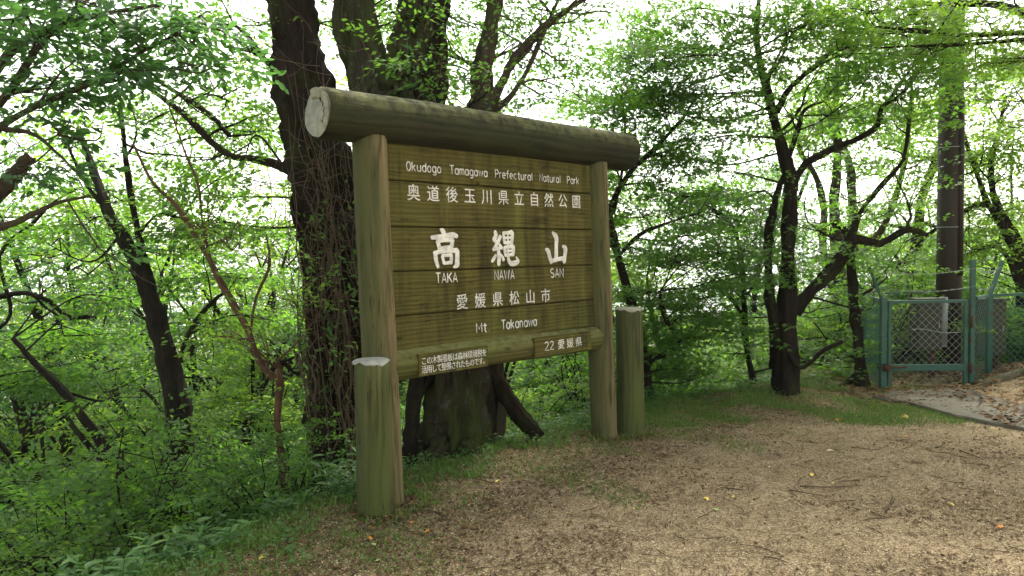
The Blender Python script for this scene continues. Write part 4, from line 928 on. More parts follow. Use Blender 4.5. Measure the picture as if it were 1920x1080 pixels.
traced_tree('overhanging_maple', 'maple boughs hanging in from the top right corner over the pole', 6.4, [
    st((2330, 330, 60), (2200, 220, 44), (2060, 110, 30), (1960, 40, 20), (1905, 18, 15), (1850, 6, 12), (1780, 8, 9), (1710, 5, 6), s=.3),
    st((2060, 110, 22), (1980, 70, 12), (1900, 62, 9), (1800, 66, 8), (1700, 55, 6), (1640, 50, 4), s=.2),
    st((2120, 160, 22), (2000, 90, 12), (1920, 76, 9), (1820, 82, 7), (1720, 86, 5), (1640, 90, 3), s=.2),
    ], 'bark_dark', 'leaf_bright', .060, 'maple', 31, dens=2.4, Lr=(.3, .8), pads=[(1850, 40, 90, 16, 30), (1740, 90, 90, 14, 22), (1890, 120, 70, 16, 20), (1700, 60, 80, 18, 22), (1890, 230, 60, 18, 10), (1620, 20, 80, 18, 22), (1570, 90, 60, 16, 16), (1740, 30, 90, 16, 20), (1890, 180, 80, 16, 16)], leafx=1.25)
traced_tree('bent_trunk', 'thin dark trunk with bent top left of the wire fence', 7.9, [
    st((1618, 735, 26), (1612, 690, 22), (1606, 620, 20), (1600, 560, 18), (1596, 500, 17), (1592, 455, 15), (1580, 428, 12), (1560, 420, 7), s=.85),
    st((1612, 700, 20, .1), (1590, 718, 18, .1), (1555, 740, 16, .1), bare=True),
    st((1600, 560, 8), (1630, 545, 6), (1665, 520, 4)),
    ], 'bark_dark', 'leaf_mid', .05, 'maple', 32, thin=.85, dens=1.4)
traced_tree('young_maple', 'young layered maple standing just behind the right short post', 7.6, [
    st((1216, 775, 30), (1212, 730, 26), (1200, 640, 22), (1170, 520, 18), (1146, 430, 16), (1146, 385, 14), (1180, 325, 12), (1215, 290, 10), (1250, 255, 8), (1285, 215, 6), (1305, 180, 4), s=.35),
    st((1206, 700, 22), (1222, 672, 16, -.2), (1256, 660, 15, -.3), (1272, 636, 13, -.3), (1252, 605, 11, -.3), (1240, 570, 9, -.3), (1238, 545, 7, -.3), s=.8),
    st((1160, 480, 10), (1200, 440, 8), (1260, 415, 6), (1310, 400, 4)),
    st((1150, 400, 8), (1165, 330, 7), (1172, 250, 6), (1165, 180, 4)),
    ], 'bark_dark', 'leaf_mid', .078, 'maple', 33, thin=.8, dens=2.6, Lr=(.35, .9),
    pads=[(1220, 470, 70, 12, 26), (1300, 500, 90, 14, 34), (1240, 545, 80, 12, 30), (1330, 570, 90, 14, 34), (1230, 610, 70, 12, 22), (1310, 640, 90, 14, 30), (1200, 400, 60, 14, 16), (1290, 440, 80, 12, 22), (1250, 340, 70, 14, 14), (1330, 700, 80, 12, 30), (1180, 250, 60, 18, 24), (1220, 170, 60, 20, 24), (1260, 690, 60, 12, 22), (1270, 360, 90, 12, 36), (1350, 470, 80, 12, 34), (1200, 330, 60, 12, 22), (1190, 560, 60, 12, 26), (1280, 590, 90, 12, 40), (1350, 620, 80, 12, 36), (1220, 660, 60, 12, 26), (1380, 520, 80, 12, 36), (1230, 110, 90, 16, 40, .2), (1290, 160, 90, 16, 40, .1), (1200, 220, 80, 16, 34), (1300, 230, 80, 14, 34), (1250, 290, 80, 14, 34), (1340, 90, 80, 16, 30, .3), (1180, 60, 80, 16, 30, .3), (1120, 180, 50, 16, 18, .3), (1340, 300, 70, 14, 26)], leafx=2.4)
traced_tree('small_tree', 'small thin trunk between the young maple and the big double maple', 8.2, [
    st((1418, 755, 14), (1412, 710, 12), (1400, 650, 11), (1396, 580, 10), (1390, 500, 8), (1376, 430, 7), (1340, 395, 6), (1290, 372, 5), (1245, 355, 4), s=.4),
    st((1397, 600, 7), (1370, 560, 5), (1340, 540, 4)),
    ], 'bark_dark', 'leaf_mid', .076, 'maple', 34, dens=3, pads=[(1400, 470, 80, 12, 26), (1370, 540, 70, 12, 24), (1400, 600, 70, 12, 22), (1380, 660, 80, 14, 26), (1350, 420, 80, 12, 28), (1420, 400, 50, 12, 12), (1400, 720, 70, 12, 28), (1410, 540, 60, 12, 24), (1340, 360, 80, 12, 30), (1540, 640, 80, 14, 30), (1560, 690, 70, 12, 26), (1530, 590, 60, 12, 20)], leafx=2.3)
traced_tree('back_tree', 'pale brown far trunk with crooked limbs between the double maple and the pole', 11.0, [
    st((1600, 800, 30), (1580, 600, 24), (1570, 440, 20), (1565, 380, 16), (1572, 300, 14), (1568, 200, 10), (1572, 80, 6), s=.5),
    st((1590, 640, 16), (1600, 460, 14), (1596, 370, 14), (1590, 300, 12), (1560, 240, 9), (1545, 160, 6), s=.5),
    st((1580, 600, 14), (1545, 480, 12), (1545, 390, 12), (1530, 330, 9), (1500, 280, 8), (1500, 200, 5)),
    st((1590, 500, 12), (1660, 420, 12), (1690, 330, 11), (1705, 240, 9), (1712, 180, 5)),
    ], 'bark_grey', 'leaf_bright', .07, 'small', 35, dens=2.0, pads=[(1560, 440, 100, 22, 24, .5), (1650, 500, 120, 24, 36), (1500, 420, 80, 18, 16), (1690, 380, 80, 18, 14), (1600, 620, 150, 30, 40)])
traced_tree('right_tree', 'dark branching tree behind the fence at the right edge', 9.6, [
    st((1935, 820, 44), (1925, 700, 36), (1920, 560, 32), (1905, 450, 26), (1870, 385, 16), (1858, 320, 14), (1872, 250, 10), (1885, 180, 7), s=.4),
    st((1912, 480, 18), (1860, 395, 13), (1832, 330, 12), (1810, 260, 8), (1800, 200, 5)),
    st((1905, 450, 16), (1850, 385, 12), (1800, 400, 10), (1740, 440, 8), (1680, 500, 5)),
    st((1920, 560, 20), (1880, 470, 12), (1830, 470, 9), (1780, 500, 6)),
    ], 'bark_dark', 'leaf_bright', .065, 'small', 36, thin=.7, dens=2.6, pads=[(1860, 300, 90, 26, 30), (1880, 400, 90, 24, 26), (1700, 560, 90, 24, 30), (1860, 500, 100, 24, 30), (1830, 620, 100, 26, 30), (1720, 300, 60, 20, 12), (1740, 660, 100, 26, 40)])

# ------------------------------------------------------------------ woods down the slope (copies of a few grown trees)
def grown(seed, H, kind, leafsize, bark, leaf, nl=3, crownstart=.3, name='forest_tree'):
    rng = np.random.default_rng(seed); tmb, bmb, lmb = MB(), MB(), MB(); A = []; D = []
    n = rng.integers(1, 4)
    for s_ in range(n):
        d0 = np.array([rng.normal(0, .22), rng.normal(0, .22), 1.0])
        P = wander(np.array([rng.normal(0, .08), rng.normal(0, .08), -.4]), d0, H*rng.uniform(.8, 1.0)+.4, 12, rng, .10, .05)
        R = np.linspace(.11, .015, 13)*H/7/math.sqrt(n)*1.3
        tube(tmb, P, R, 9, .15)
        for k in range(int(6*H/7*2)):
            f_ = rng.uniform(crownstart, .97); i = int(f_*12); p = P[i]+(P[min(i+1, 12)]-P[i])*rng.random()
            a_ = rng.random()*6.28; L_ = (1.15-f_)*H*.42*rng.uniform(.5, 1.2)
            B = wander(p, np.array([math.cos(a_), math.sin(a_), rng.uniform(.0, .7)]), L_, 7, rng, .22, -.02)
            rb = np.linspace(R[i]*.5, .005, 8); tube(bmb, B, rb, 5, cap=False)
            for j in range(int(4*L_)+2):
                q = rng.integers(2, 8); b = wander(B[q], nrm(B[q]-B[q-1])*.4+rng.normal(size=3)*[1, 1, .3]*.6, L_*.35, 4, rng, .25)
                tube(bmb, b, np.linspace(.008, .003, 5), 4, cap=False)
                for e in range(nl): A.append(b[rng.integers(1, 5)]+rng.normal(0, .08, 3)*[1, 1, .4]); D.append(nrm(b[-1]-b[0])+rng.normal(0, .5, 3)*[1, 1, .3])
    put_sprays(lmb, np.array(A), np.array(D)*[1, 1, .4], leafsize, kind, rng, 1.25, twigs=bmb)
    r_ = empty(name)
    tmb.build('trunk', M[bark], r_); bmb.build('branches', M[bark], r_); lmb.build('crown', M[leaf], r_, smooth=False)
    r_['h'] = H
    return r_
LEAFX_ON = 1.9
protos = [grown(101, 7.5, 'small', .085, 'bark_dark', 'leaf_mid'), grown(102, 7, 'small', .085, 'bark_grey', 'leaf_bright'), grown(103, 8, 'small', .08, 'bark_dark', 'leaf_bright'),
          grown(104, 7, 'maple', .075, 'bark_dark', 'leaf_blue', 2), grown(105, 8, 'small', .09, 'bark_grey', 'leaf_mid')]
LAB = ['mid green dark trunked tree', 'sunlit yellow green tree', 'light green dark stemmed tree', 'blue green layered maple', 'green grey trunked tree']
def bush(seed, H, kind, leafsize, leaf, name='shrub', n=16, spr=5, bark='bark_dark'):
    rng = np.random.default_rng(seed); bmb, lmb = MB(), MB(); A = []; D = []
    for s_ in range(n):
        a_ = rng.random()*6.28
        P = wander(np.array([rng.normal(0, .08), rng.normal(0, .08), -.1]), np.array([math.cos(a_)*.6, math.sin(a_)*.6, 1.0]), H*rng.uniform(.6, 1.15), 7, rng, .2)
        tube(bmb, P, np.linspace(.012*H, .003, 8), 5, cap=False)
        for k in range(spr):
            q = rng.integers(2, 8); b = wander(P[q], rng.normal(size=3)*[1, 1, .35], H*.3, 3, rng, .2); tube(bmb, b, np.linspace(.005, .002, 4), 3, cap=False)
            for e in range(2): A.append(b[rng.integers(1, 4)]); D.append(b[-1]-b[0]+rng.normal(0, .1, 3))
    put_sprays(lmb, np.array(A), np.array(D)*[1, 1, .5], leafsize, kind, rng, .8, twigs=bmb)
    r_ = empty(name); bmb.build('stems', M[bark], r_); lmb.build('foliage', M[leaf], r_, smooth=False); r_['h'] = H
    return r_
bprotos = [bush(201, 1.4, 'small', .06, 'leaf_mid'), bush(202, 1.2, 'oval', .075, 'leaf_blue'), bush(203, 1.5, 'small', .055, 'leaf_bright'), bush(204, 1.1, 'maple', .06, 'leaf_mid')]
BLAB = ['mid green shrub', 'blue green oval leaved shrub', 'light yellow green shrub', 'star leaved maple bush']
def stemmy(seed, H):
    rng = np.random.default_rng(seed); tmb, lmb = MB(), MB(); A = []; D = []
    def limb(p, d, L, r0, lv):
        P = wander(p, d, L, 9, rng, .13, .03); R = np.linspace(r0, r0*.45, 10); tube(tmb, P, R, 8, .08)
        if lv > 0:
            for k in range(3 if lv > 1 else 3):
                i = rng.integers(4, 10); a_ = rng.random()*6.28
                limb(P[i], nrm(P[i]-P[i-1])+np.array([math.cos(a_), math.sin(a_), .1])*rng.uniform(.5, 1.1), L*rng.uniform(.4, .65), R[i]*.7, lv-1)
        else:
            for k in range(3): A.append(P[rng.integers(4, 10)]+rng.normal(0, .14, 3)*[1, 1, .4]); D.append(P[-1]-P[5]+rng.normal(0, .5, 3)*[1, 1, .3])
    for k in range(rng.integers(1, 3)): limb(np.array([rng.normal(0, .1), rng.normal(0, .1), -.3]), np.array([rng.normal(0, .25), rng.normal(0, .15), 1.0]), H*.72, .052*H/6, 3)
    put_sprays(lmb, np.array(A), np.array(D)*[1, 1, .4], .07, 'small', rng, 1.1, twigs=tmb)
    r_ = empty('slender_tree'); tmb.build('trunk', M['bark_dark'], r_); lmb.build('crown', M['leaf_bright'], r_, smooth=False); r_['h'] = H
    return r_
used = set()
def plant(protolist, k, x, y, sc, labs, cat, grp, rng):
    z = gz(x, y)-.05*sc
    pr = protolist[k]; rz = rng.random()*6.28
    if id(pr) not in used:
        used.add(id(pr)); o_ = pr; o_.location = (x, y, z); o_.rotation_euler = (0, 0, rz); o_.scale = (sc, sc, sc)
    else: o_ = copy_thing(pr, (x, y, z), rz, sc)
    px = 960+FPX*x/y
    where = next(w_ for lim_, w_ in ((150, 'at the far left edge'), (300, 'below the leaning dark tree'), (460, 'right of the leaning tree'), (580, 'left of the vine covered trunk'), (720, 'behind the vine covered trunk'), (960, 'behind the left of the board'), (1130, 'behind the right of the board'),
        (1300, 'right of the short right post'), (1440, 'left of the double maple'), (1580, 'right of the double maple'), (1760, 'behind the gate'), (9999, 'behind the right end fence')) if px < lim_)
    near_ = 'nearest ground,' if y < 5 else 'close by,' if y < 8 else 'a little down the slope,' if y < 12 else 'down the slope,' if y < 18 else 'far down the slope,' if y < 26 else 'farthest of all,'
    tag(o_, labs[k]+' '+near_+' '+where, cat, grp)
rng = np.random.default_rng(77)
# desired skyline of the far woods, by photo column
SKYX = np.array([-200, 0, 250, 500, 700, 1000, 1150, 1400, 1700, 1920, 2100]); SKYY = np.array([620, 650, 600, 480, 420, 440, 560, 560, 470, 380, 330])
def top_z(x, y):
    px = 960+FPX*x/max(y, 1); return 1.5-(np.interp(px, SKYX, SKYY)-467)/FPX*y
cnt = 0; tries = 0; placed = []
while cnt < 165 and tries < 9000:
    tries += 1
    y = rng.uniform(7.0, 34); x = rng.uniform(-.80, .80)*y
    s_ = float(edge_sd(np.array([x]), np.array([y]))[0])
    if s_ < 2.2: continue
    if any((x-a_)**2+(y-b_)**2 < (.75+.02*y)**2 for a_, b_ in placed): continue
    zt = top_z(x, y)+rng.normal(-.2, .5)
    if rng.random() < (.30 if x/y > .12 else .14): zt += rng.uniform(1.0, 5.0)
    h = zt-gz(x, y)
    if h < 2.0 or h > 16: continue
    px = x/y
    k = rng.choice(5, p=[.25, .22, .18, .15, .20]) if px < .1 else rng.choice(5, p=[.2, .2, .15, .25, .2])
    if px < -.15 and y > 12: k = rng.choice([1, 2, 0])
    plant(protos, k, x, y, h/protos[k]['h'], LAB, 'tree', 'trees down the wooded slope', rng); placed.append((x, y)); cnt += 1
sprotos = [stemmy(301, 6), stemmy(302, 6.5), stemmy(303, 5.5)]
SLAB = ['bare stemmed dark slender tree', 'crooked forking dark slender tree', 'thin leaning dark slender tree']
cnt = 0; sp_ = []
while cnt < 26:
    y = rng.uniform(8.2, 16); x = rng.uniform(-.68, .12 if rng.random() < .8 else .45)*y; s_ = float(edge_sd(np.array([x]), np.array([y]))[0])
    if s_ < 1.2 or any((x-a_)**2+(y-b_)**2 < .8**2 for a_, b_ in sp_): continue
    k = int(rng.integers(3)); h = top_z(x, y)+rng.uniform(.5, 2.6)-gz(x, y)
    if h < 2.5: continue
    plant(sprotos, k, x, y, h/sprotos[k]['h'], SLAB, 'tree', 'slender dark trees on the slope', rng); sp_.append((x, y)); cnt += 1
cnt = 0; tries = 0; placed = []
while cnt < 150 and tries < 9000:
    tries += 1
    y = rng.uniform(2.6, 14); x = rng.uniform(-.85, .8)*y
    s_ = float(edge_sd(np.array([x]), np.array([y]))[0])
    if s_ < .75 or s_ > 8: continue
    if y < 5 and s_ < 1.1: continue
    if any((x-a_)**2+(y-b_)**2 < .55**2 for a_, b_ in placed): continue
    sc = rng.uniform(.7, 1.5)*(1+.08*s_)
    # keep the view under the sign and the fence clear
    top = gz(x, y)+sc*1.3; pyt = 467+FPX*(1.5-top)/y
    lim = 700 if x/y > -.2 else (900 if y < 6.4 else 760)
    if pyt < lim: sc *= .6
    if sc < .5: continue
    k = rng.choice(4, p=[.35, .25, .22, .18]); plant(bprotos, k, x, y, sc, BLAB, 'shrub', 'shrubs on the slope', rng); placed.append((x, y)); cnt += 1

placed = []; cnt = 0
while cnt < 40:
    x, y = rng.uniform(3.7, 9.0), rng.uniform(8.6, 12.0)
    if any((x-a_)**2+(y-b_)**2 < .45**2 for a_, b_ in placed) or (x-5.02)**2+(y-8.75)**2 < .3: continue
    k = rng.choice(4, p=[.35, .2, .3, .15]); plant(bprotos, k, x, y, rng.uniform(.55, .95), BLAB, 'shrub', 'shrubs on the slope', rng); placed.append((x, y)); cnt += 1
# ------------------------------------------------------------------ dry vines on the big trunk
vine = empty('dry_vine', (at(610, 960, 5.6)[0], at(610, 960, 5.6)[1], gz(*at(610, 960, 5.6)[:2])), 'tangle of pale dry vines and twigs climbing the dark trunk', 'vine')
org = np.array(vine.location); rng = np.random.default_rng(5); mb = MB(); lm = MB(); A = []; D = []
for k in range(60):
    x0 = rng.uniform(590, 690); y0 = rng.uniform(500, 980); x = x0-(960-y0)*.02; pts = []; py = y0
    L_ = rng.uniform(200, 620); n = 7; z = 5.58+rng.uniform(-.12, .08)
    for i in range(n):
        pts.append(at(x+rng.normal(0, 9)-(y0-py)*.12, py, z+.05*math.sin(i+k))); py -= L_/n
    P = smoothline(np.array(pts), 4); tube(mb, P-org, np.linspace(.006, .002, len(P))*rng.uniform(.5, 1.3), 4, cap=False)
    for j in range(4):
        q = rng.integers(2, len(P)-1); b = wander(P[q], rng.normal(size=3)*[1, .6, .8]+np.array([0, -.4, 0]), rng.uniform(.12, .42), 4, rng, .3); tube(mb, b-org, np.linspace(.0028, .001, 5), 3, cap=False)
        if rng.random() < .22: A.append(b[-1]); D.append(b[-1]-b[-2])
for k in range(70):   # twigs fanning out below the beam end and round the top
    c_ = at(rng.uniform(575, 690), rng.uniform(60, 620), 5.45+rng.uniform(-.15, .1)); d = rng.normal(size=3)*[1, .5, 1.2]
    P = wander(c_, d, rng.uniform(.2, .6), 6, rng, .22); tube(mb, P-org, np.linspace(.0035, .0012, 7), 3, cap=False)
mb.build('stems', M['twig_dry'], vine); put_leaves(lm, np.repeat(np.array(A)-org, 2, 0)+rng.normal(0, .02, (2*len(A), 3)), np.repeat(np.array(D), 2, 0)+rng.normal(0, .05, (2*len(A), 3)), rng.normal(0, .5, (2*len(A), 3))+[0, -.5, 1], rng.uniform(.03, .06, 2*len(A)), 'oval'); lm.build('leaves', M['leaf_mid'], vine, smooth=False)
# climbing green leaves over the trunks above and beside the sign
iv = empty('ivy', tuple(at(640, 700, 5.5)), 'sparse green ivy leaves on the trunks beside and above the sign', 'ivy'); org = np.array(iv.location); lm = MB(); mb = MB(); A = []; D = []
for k in range(34):
    px, py, z = ((rng.uniform(560, 665), rng.uniform(380, 940), 5.42) if rng.random() < .6 else (rng.uniform(770, 830), rng.uniform(0, 200), 5.6))
    p = at(px, py, z+rng.uniform(-.05, .1)); b = wander(p, rng.normal(size=3)*[1, .4, 1.0]+np.array([0, -.3, .2]), rng.uniform(.15, .4), 4, rng, .25)
    tube(mb, b-org, np.linspace(.003, .001, 5), 3, cap=False); A += [b[2], b[4]]; D += [b[2]-b[0], b[4]-b[2]]
mb.build('stems', M['twig_dry'], iv); A = np.repeat(np.array(A), 4, 0); D = np.repeat(np.array(D), 4, 0); put_leaves(lm, A-org+rng.normal(0, .04, A.shape), D*3+rng.normal(0, .3, A.shape), rng.normal(0, .5, A.shape)+[0, -.5, 1], rng.uniform(.03, .07, len(A)), 'oval'); lm.build('leaves', M['herb'], iv, smooth=False)

# ------------------------------------------------------------------ ground cover
rng = np.random.default_rng(31)
def flakes(n, xr, yr, smin, smax, elong, cond, zoff=.004):
    y = yr[0]+(yr[1]-yr[0])*rng.random(n*3)**1.4; x = rng.uniform(xr[0], xr[1], n*3)
    k = (np.abs(x) < .72*y+.4); x, y = x[k], y[k]; s_ = edge_sd(x, y); k = cond(x, y, s_); x, y = x[k][:n], y[k][:n]
    z = ground_z(x, y); n = len(x); P = np.stack([x, y, z+zoff], -1)
    a_ = rng.random(n)*6.28; D = np.stack([np.cos(a_), np.sin(a_), rng.normal(0, .18, n)], -1)
    U = np.stack([rng.normal(0, .35, n), rng.normal(0, .35, n), np.ones(n)], -1)
    R = frames(D, U); V0 = 1.0*np.array([(-.5, -.5*elong, 0), (.35, -.5*elong, .08), (.5, .5*elong, 0), (-.4, .45*elong, .12)])
    sz = rng.uniform(smin, smax, n); V = np.einsum('nij,kj->nki', R, V0)*sz[:, None, None]+P[:, None]
    return V.reshape(-1, 3), np.arange(n*4).reshape(-1, 4)
def mat_flake(name, stops, rough=.9):
    m_, t, o = mat_new(name); N = NT(t); g_ = N.n('ShaderNodeNewGeometry'); N.bsdf(o, N.ramp(g_.outputs['Random Per Island'], stops), rough, spec=.1); return m_
M['chip'] = mat_flake('wood_chip', [(0, (.09, .062, .037)), (.25, (.22, .16, .095)), (.55, (.35, .27, .165)), (.85, (.46, .37, .24)), (1, (.56, .48, .35))])
M['dead'] = mat_flake('dead_leaf', [(0, (.05, .028, .016)), (.4, (.11, .058, .03)), (.7, (.17, .10, .05)), (1, (.26, .17, .08))])
M['twig'] = mat_flake('dark_twig', [(0, (.03, .02, .012)), (.6, (.08, .055, .032)), (1, (.16, .12, .07))])
lit = lambda x, y: np.sin(x*2.3+y*1.1+.6)*np.sin(y*3.1-x*.8)+.5*np.sin(x*6.1+y*2.3)*np.sin(y*7.3+1)
path_c = lambda x, y: ((x > 3.4) & (y > 5.9-(x-4)*.45+(x < 3.9)*.7) & (y < 7.6))
mb = MB()
mb.add(*flakes(110000, (-1.6, 5.6), (2.3, 8.3), .004, .0105, .7, lambda x, y, s_: (s_ < .05) & ~path_c(x, y)))
mb.add(*flakes(50000, (-1.6, 5.0), (2.2, 5.5), .003, .008, .8, lambda x, y, s_: (s_ < -.3)))
tag(mb.build('wood_chips', M['chip'], smooth=False), 'scattered pale wood chips and grit covering the dirt', None, None, 'stuff')
mb = MB()
mb.add(*flakes(30000, (-1.8, 6.5), (2.3, 8.8), .010, .026, .6, lambda x, y, s_: (s_ < .5) & ~path_c(x, y) & (rng.random(len(x)) < .06+.3*(lit(x, y) > .35)+.75*((s_ > -1.1) | (x > 4.6)))))
mb.add(*flakes(5000, (3.2, 8.5), (6.9, 11.5), .018, .05, 1.0, lambda x, y, s_: (s_ < 1.5) & ~path_c(x, y)))
mb.add(*flakes(1600, (3.4, 5.6), (5.5, 7.6), .012, .035, 1.2, lambda x, y, s_: path_c(x, y), .038))
tag(mb.build('leaf_litter', M['dead'], smooth=False), 'brown dead leaf litter strewn over the dirt and bank', None, None, 'stuff')
# needles and twig bits
mb = MB(); n = 60000
y = 2.3+6*rng.random(n)**1.3; x = rng.uniform(-1, 1, n)*.72*y; s_ = edge_sd(x, y); k = (s_ < .1) & ~path_c(x, y) & (rng.random(n) < .30+.6*np.clip(lit(x+.7, y*1.3)+.1, 0, 1)+.4*(s_ > -1.2)); x, y = x[k], y[k]; n = len(x)
z = ground_z(x, y)+.007; L_ = rng.uniform(.015, .06, n)*(1+2.2*(rng.random(n) < .06)); a_ = rng.random(n)*6.28; d = np.stack([np.cos(a_), np.sin(a_), rng.normal(0, .06, n)], -1)
c_ = np.stack([x, y, z], -1); sdv = np.stack([-np.sin(a_), np.cos(a_), np.zeros(n)], -1)*.0015; up = np.array([0, 0, .0018])
a0 = c_-d*L_[:, None]/2; a1 = c_+d*L_[:, None]/2; md = c_+np.c_[rng.normal(0, .002, (n, 2)), np.full(n, .003)]
V = np.stack([a0-sdv, a0+sdv, md-sdv+up, md+sdv+up, a1-sdv, a1+sdv], 1).reshape(-1, 3); b_ = (np.arange(n)*6)[:, None]
mb.add(V, np.vstack([b_+[0, 1, 3, 2], b_+[2, 3, 5, 4]])); tag(mb.build('fallen_needles', M['twig'], smooth=False), 'dark needles and bits of twig lying on the dirt', None, None, 'stuff')
mb = MB()
for k in range(260):
    y = 2.4+5.2*rng.random()**1.2; x = rng.uniform(-.3, .7)*y
    if edge_sd(np.array([x]), np.array([y]))[0] > -.1: continue
    a_ = rng.random()*6.28; P = wander(np.array([x, y, 0]), np.array([math.cos(a_), math.sin(a_), 0]), rng.uniform(.05, .20), 6, rng, .18); P[:, 2] = ground_z(P[:, 0], P[:, 1])+.008+(.03 if path_c(np.array([x]), np.array([y]))[0] else 0)
    tube(mb, P, np.linspace(.0028, .0014, 7)*rng.uniform(.6, 1.3), 4)
tag(mb.build('fallen_twigs', M['twig'], smooth=False), 'thin brown twigs scattered over the clearing', None, None, 'stuff')
# debris heaped round the feet of the posts
mb = MB(); P_ = []
for (cx_, cy_) in ((-.795, 4.245), (-.77, 4.43), (.70, 5.91), (.925, 6.03)):
    a_ = rng.random(420)*6.28; q = .10+np.abs(rng.normal(0, .06, 420)); P_.append(np.stack([cx_+q*np.cos(a_), cy_+q*np.sin(a_), np.maximum(.035-.25*(q-.1), .006)*rng.random(420)], 1))
P_ = np.vstack(P_); P_[:, 2] += ground_z(P_[:, 0], P_[:, 1])+.004; n = len(P_); a_ = rng.random(n)*6.28
put_leaves(mb, P_, np.stack([np.cos(a_), np.sin(a_), rng.normal(0, .2, n)], -1), np.stack([rng.normal(0, .4, n), rng.normal(0, .4, n), np.ones(n)], -1), rng.uniform(.012, .035, n), 'small')
tag(mb.build('post_debris', M['dead'], smooth=False), 'dead leaves heaped round the feet of the posts', None, None, 'stuff')
# grass
def blades(n, cx_, cy_, h0, h1, rng, wd=.0028):
    a_ = rng.random(n)*6.28; ln = rng.uniform(h0, h1, n); lean = rng.uniform(.1, .8, n)
    d = np.stack([np.cos(a_)*lean, np.sin(a_)*lean, np.ones(n)], -1); d = nrm(d); z = ground_z(cx_, cy_)-.004
    p = np.stack([cx_, cy_, z], -1); s2 = np.stack([-np.sin(a_), np.cos(a_), np.zeros(n)], -1)*(wd*rng.uniform(.6, 1.5, n))[:, None]
    m1 = p+d*(ln*.55)[:, None]; tip = p+d*ln[:, None]*.95+np.stack([np.cos(a_)*lean*ln*.35, np.sin(a_)*lean*ln*.35, -.25*ln*lean], -1)
    V = np.stack([p-s2, p+s2, m1-s2*.8, m1+s2*.8, tip], 1).reshape(-1, 3); b_ = (np.arange(n)*5)[:, None]
    return V, [b_+[0, 1, 3, 2], b_+[2, 3, 4]]
def clump_pts(nc, per, cond, xr, yr, sp=.035):
    y = yr[0]+(yr[1]-yr[0])*rng.random(nc*6); x = rng.uniform(xr[0], xr[1], nc*6); s_ = edge_sd(x, y); k = cond(x, y, s_); x, y = x[k][:nc], y[k][:nc]
    return (np.repeat(x, per)+rng.normal(0, sp, len(x)*per)), (np.repeat(y, per)+rng.normal(0, sp, len(x)*per))
mb = MB()
nz = lambda x, y: np.sin(x*3.1+1)*np.sin(y*2.7)+.6*np.sin(x*7+y*5)
X, Y = clump_pts(3000, 14, lambda x, y, s_: (s_ > -.36+.22*nz(x, y)) & (s_ < .9) & (rng.random(len(x)) < np.clip(.55+.6*lit(x*1.3, y*1.7), .12, 1)), (-2.6, 4), (2.0, 8.6)); mb.add(*blades(len(X), X, Y, .02, .075, rng))
for (cx_, cy_) in ((-.795, 4.245), (.70, 5.91), (.925, 6.03), (-.66, 4.45)):
    a_ = rng.random(260)*6.28; q = .11+np.abs(rng.normal(0, .05, 260)); mb.add(*blades(260, cx_+q*np.cos(a_), cy_+q*np.sin(a_), .02, .075, rng))
X, Y = clump_pts(1500, 9, lambda x, y, s_: (s_ > -1.5) & (s_ < -.3) & (nz(x, y) > .1), (-1.8, 4.2), (2.2, 8.2), .05); mb.add(*blades(len(X), X, Y, .012, .045, rng))
X, Y = clump_pts(1500, 9, lambda x, y, s_: (rng.random(len(x)) < np.clip(.5+.6*nz(x, y), .05, 1)) & (x > 1.0) & (x < 3.9) & (y > 6.2) & (y < 7.5) & (s_ < -.2), (1.0, 3.9), (6.1, 7.6), .05); mb.add(*blades(len(X), X, Y, .015, .05, rng))
X, Y = clump_pts(1700, 9, lambda x, y, s_: (s_ < .3) & (s_ > -1.1) & (rng.random(len(x)) < np.clip(.55+.5*nz(x, y), 0.1, 1)), (-1.9, .3), (2.0, 4.3), .05); mb.add(*blades(len(X), X, Y, .005, .018, rng, .0035))
tag(mb.build('grass', M['grass']), 'short grass and moss along the edge of the slope', None, None, 'stuff')
# low creeping leaves among the grass
lm = MB(); n = 16000
y = rng.uniform(2.2, 8.6, n*3); x = rng.uniform(-2.8, 4.2, n*3); s_ = edge_sd(x, y); k = (s_ > -.35+.25*nz(x, y)) & (s_ < 1.4); x, y = x[k][:n], y[k][:n]; n = len(x)
a_ = rng.random(n)*6.28; put_leaves(lm, np.stack([x, y, ground_z(x, y)+rng.uniform(.01, .09, n)], -1), np.stack([np.cos(a_), np.sin(a_), rng.normal(0, .3, n)], -1), np.stack([rng.normal(0, .4, n), rng.normal(0, .4, n), np.ones(n)], -1), rng.uniform(.018, .04, n), 'small')
tag(lm.build('ground_cover', M['herb'], smooth=False), 'low creeping green leaves along the edge behind the sign', None, None, 'stuff')
# leafy herbs
def herb(seed):
    r = np.random.default_rng(seed); bmb, lmb = MB(), MB(); P_l = []; D_l = []; S_l = []
    for s_ in range(7):
        a_ = r.random()*6.28; P = wander(np.array([r.normal(0, .04), r.normal(0, .04), -.02]), np.array([math.cos(a_)*.5, math.sin(a_)*.5, 1]), r.uniform(.14, .32), 6, r, .12); tube(bmb, P, np.linspace(.003, .0015, 7), 4, cap=False)
        for q in range(2, 7):
            b = r.random()*6.28
            for e in (0, math.pi): P_l.append(P[q]); D_l.append((math.cos(b+e), math.sin(b+e), r.uniform(-.1, .5))); S_l.append(r.uniform(.05, .085))
    n = len(P_l); put_leaves(lmb, np.array(P_l), np.array(D_l), np.tile([0, 0, 1.0], (n, 1))+r.normal(0, .15, (n, 3)), np.array(S_l), 'oval')
    r_ = empty('herb'); bmb.build('stems', M['herb'], r_); lmb.build('leaves', M['herb'], r_, smooth=False); return r_
hp = [herb(1), herb(2), herb(3)]; placed = []; cnt = 0
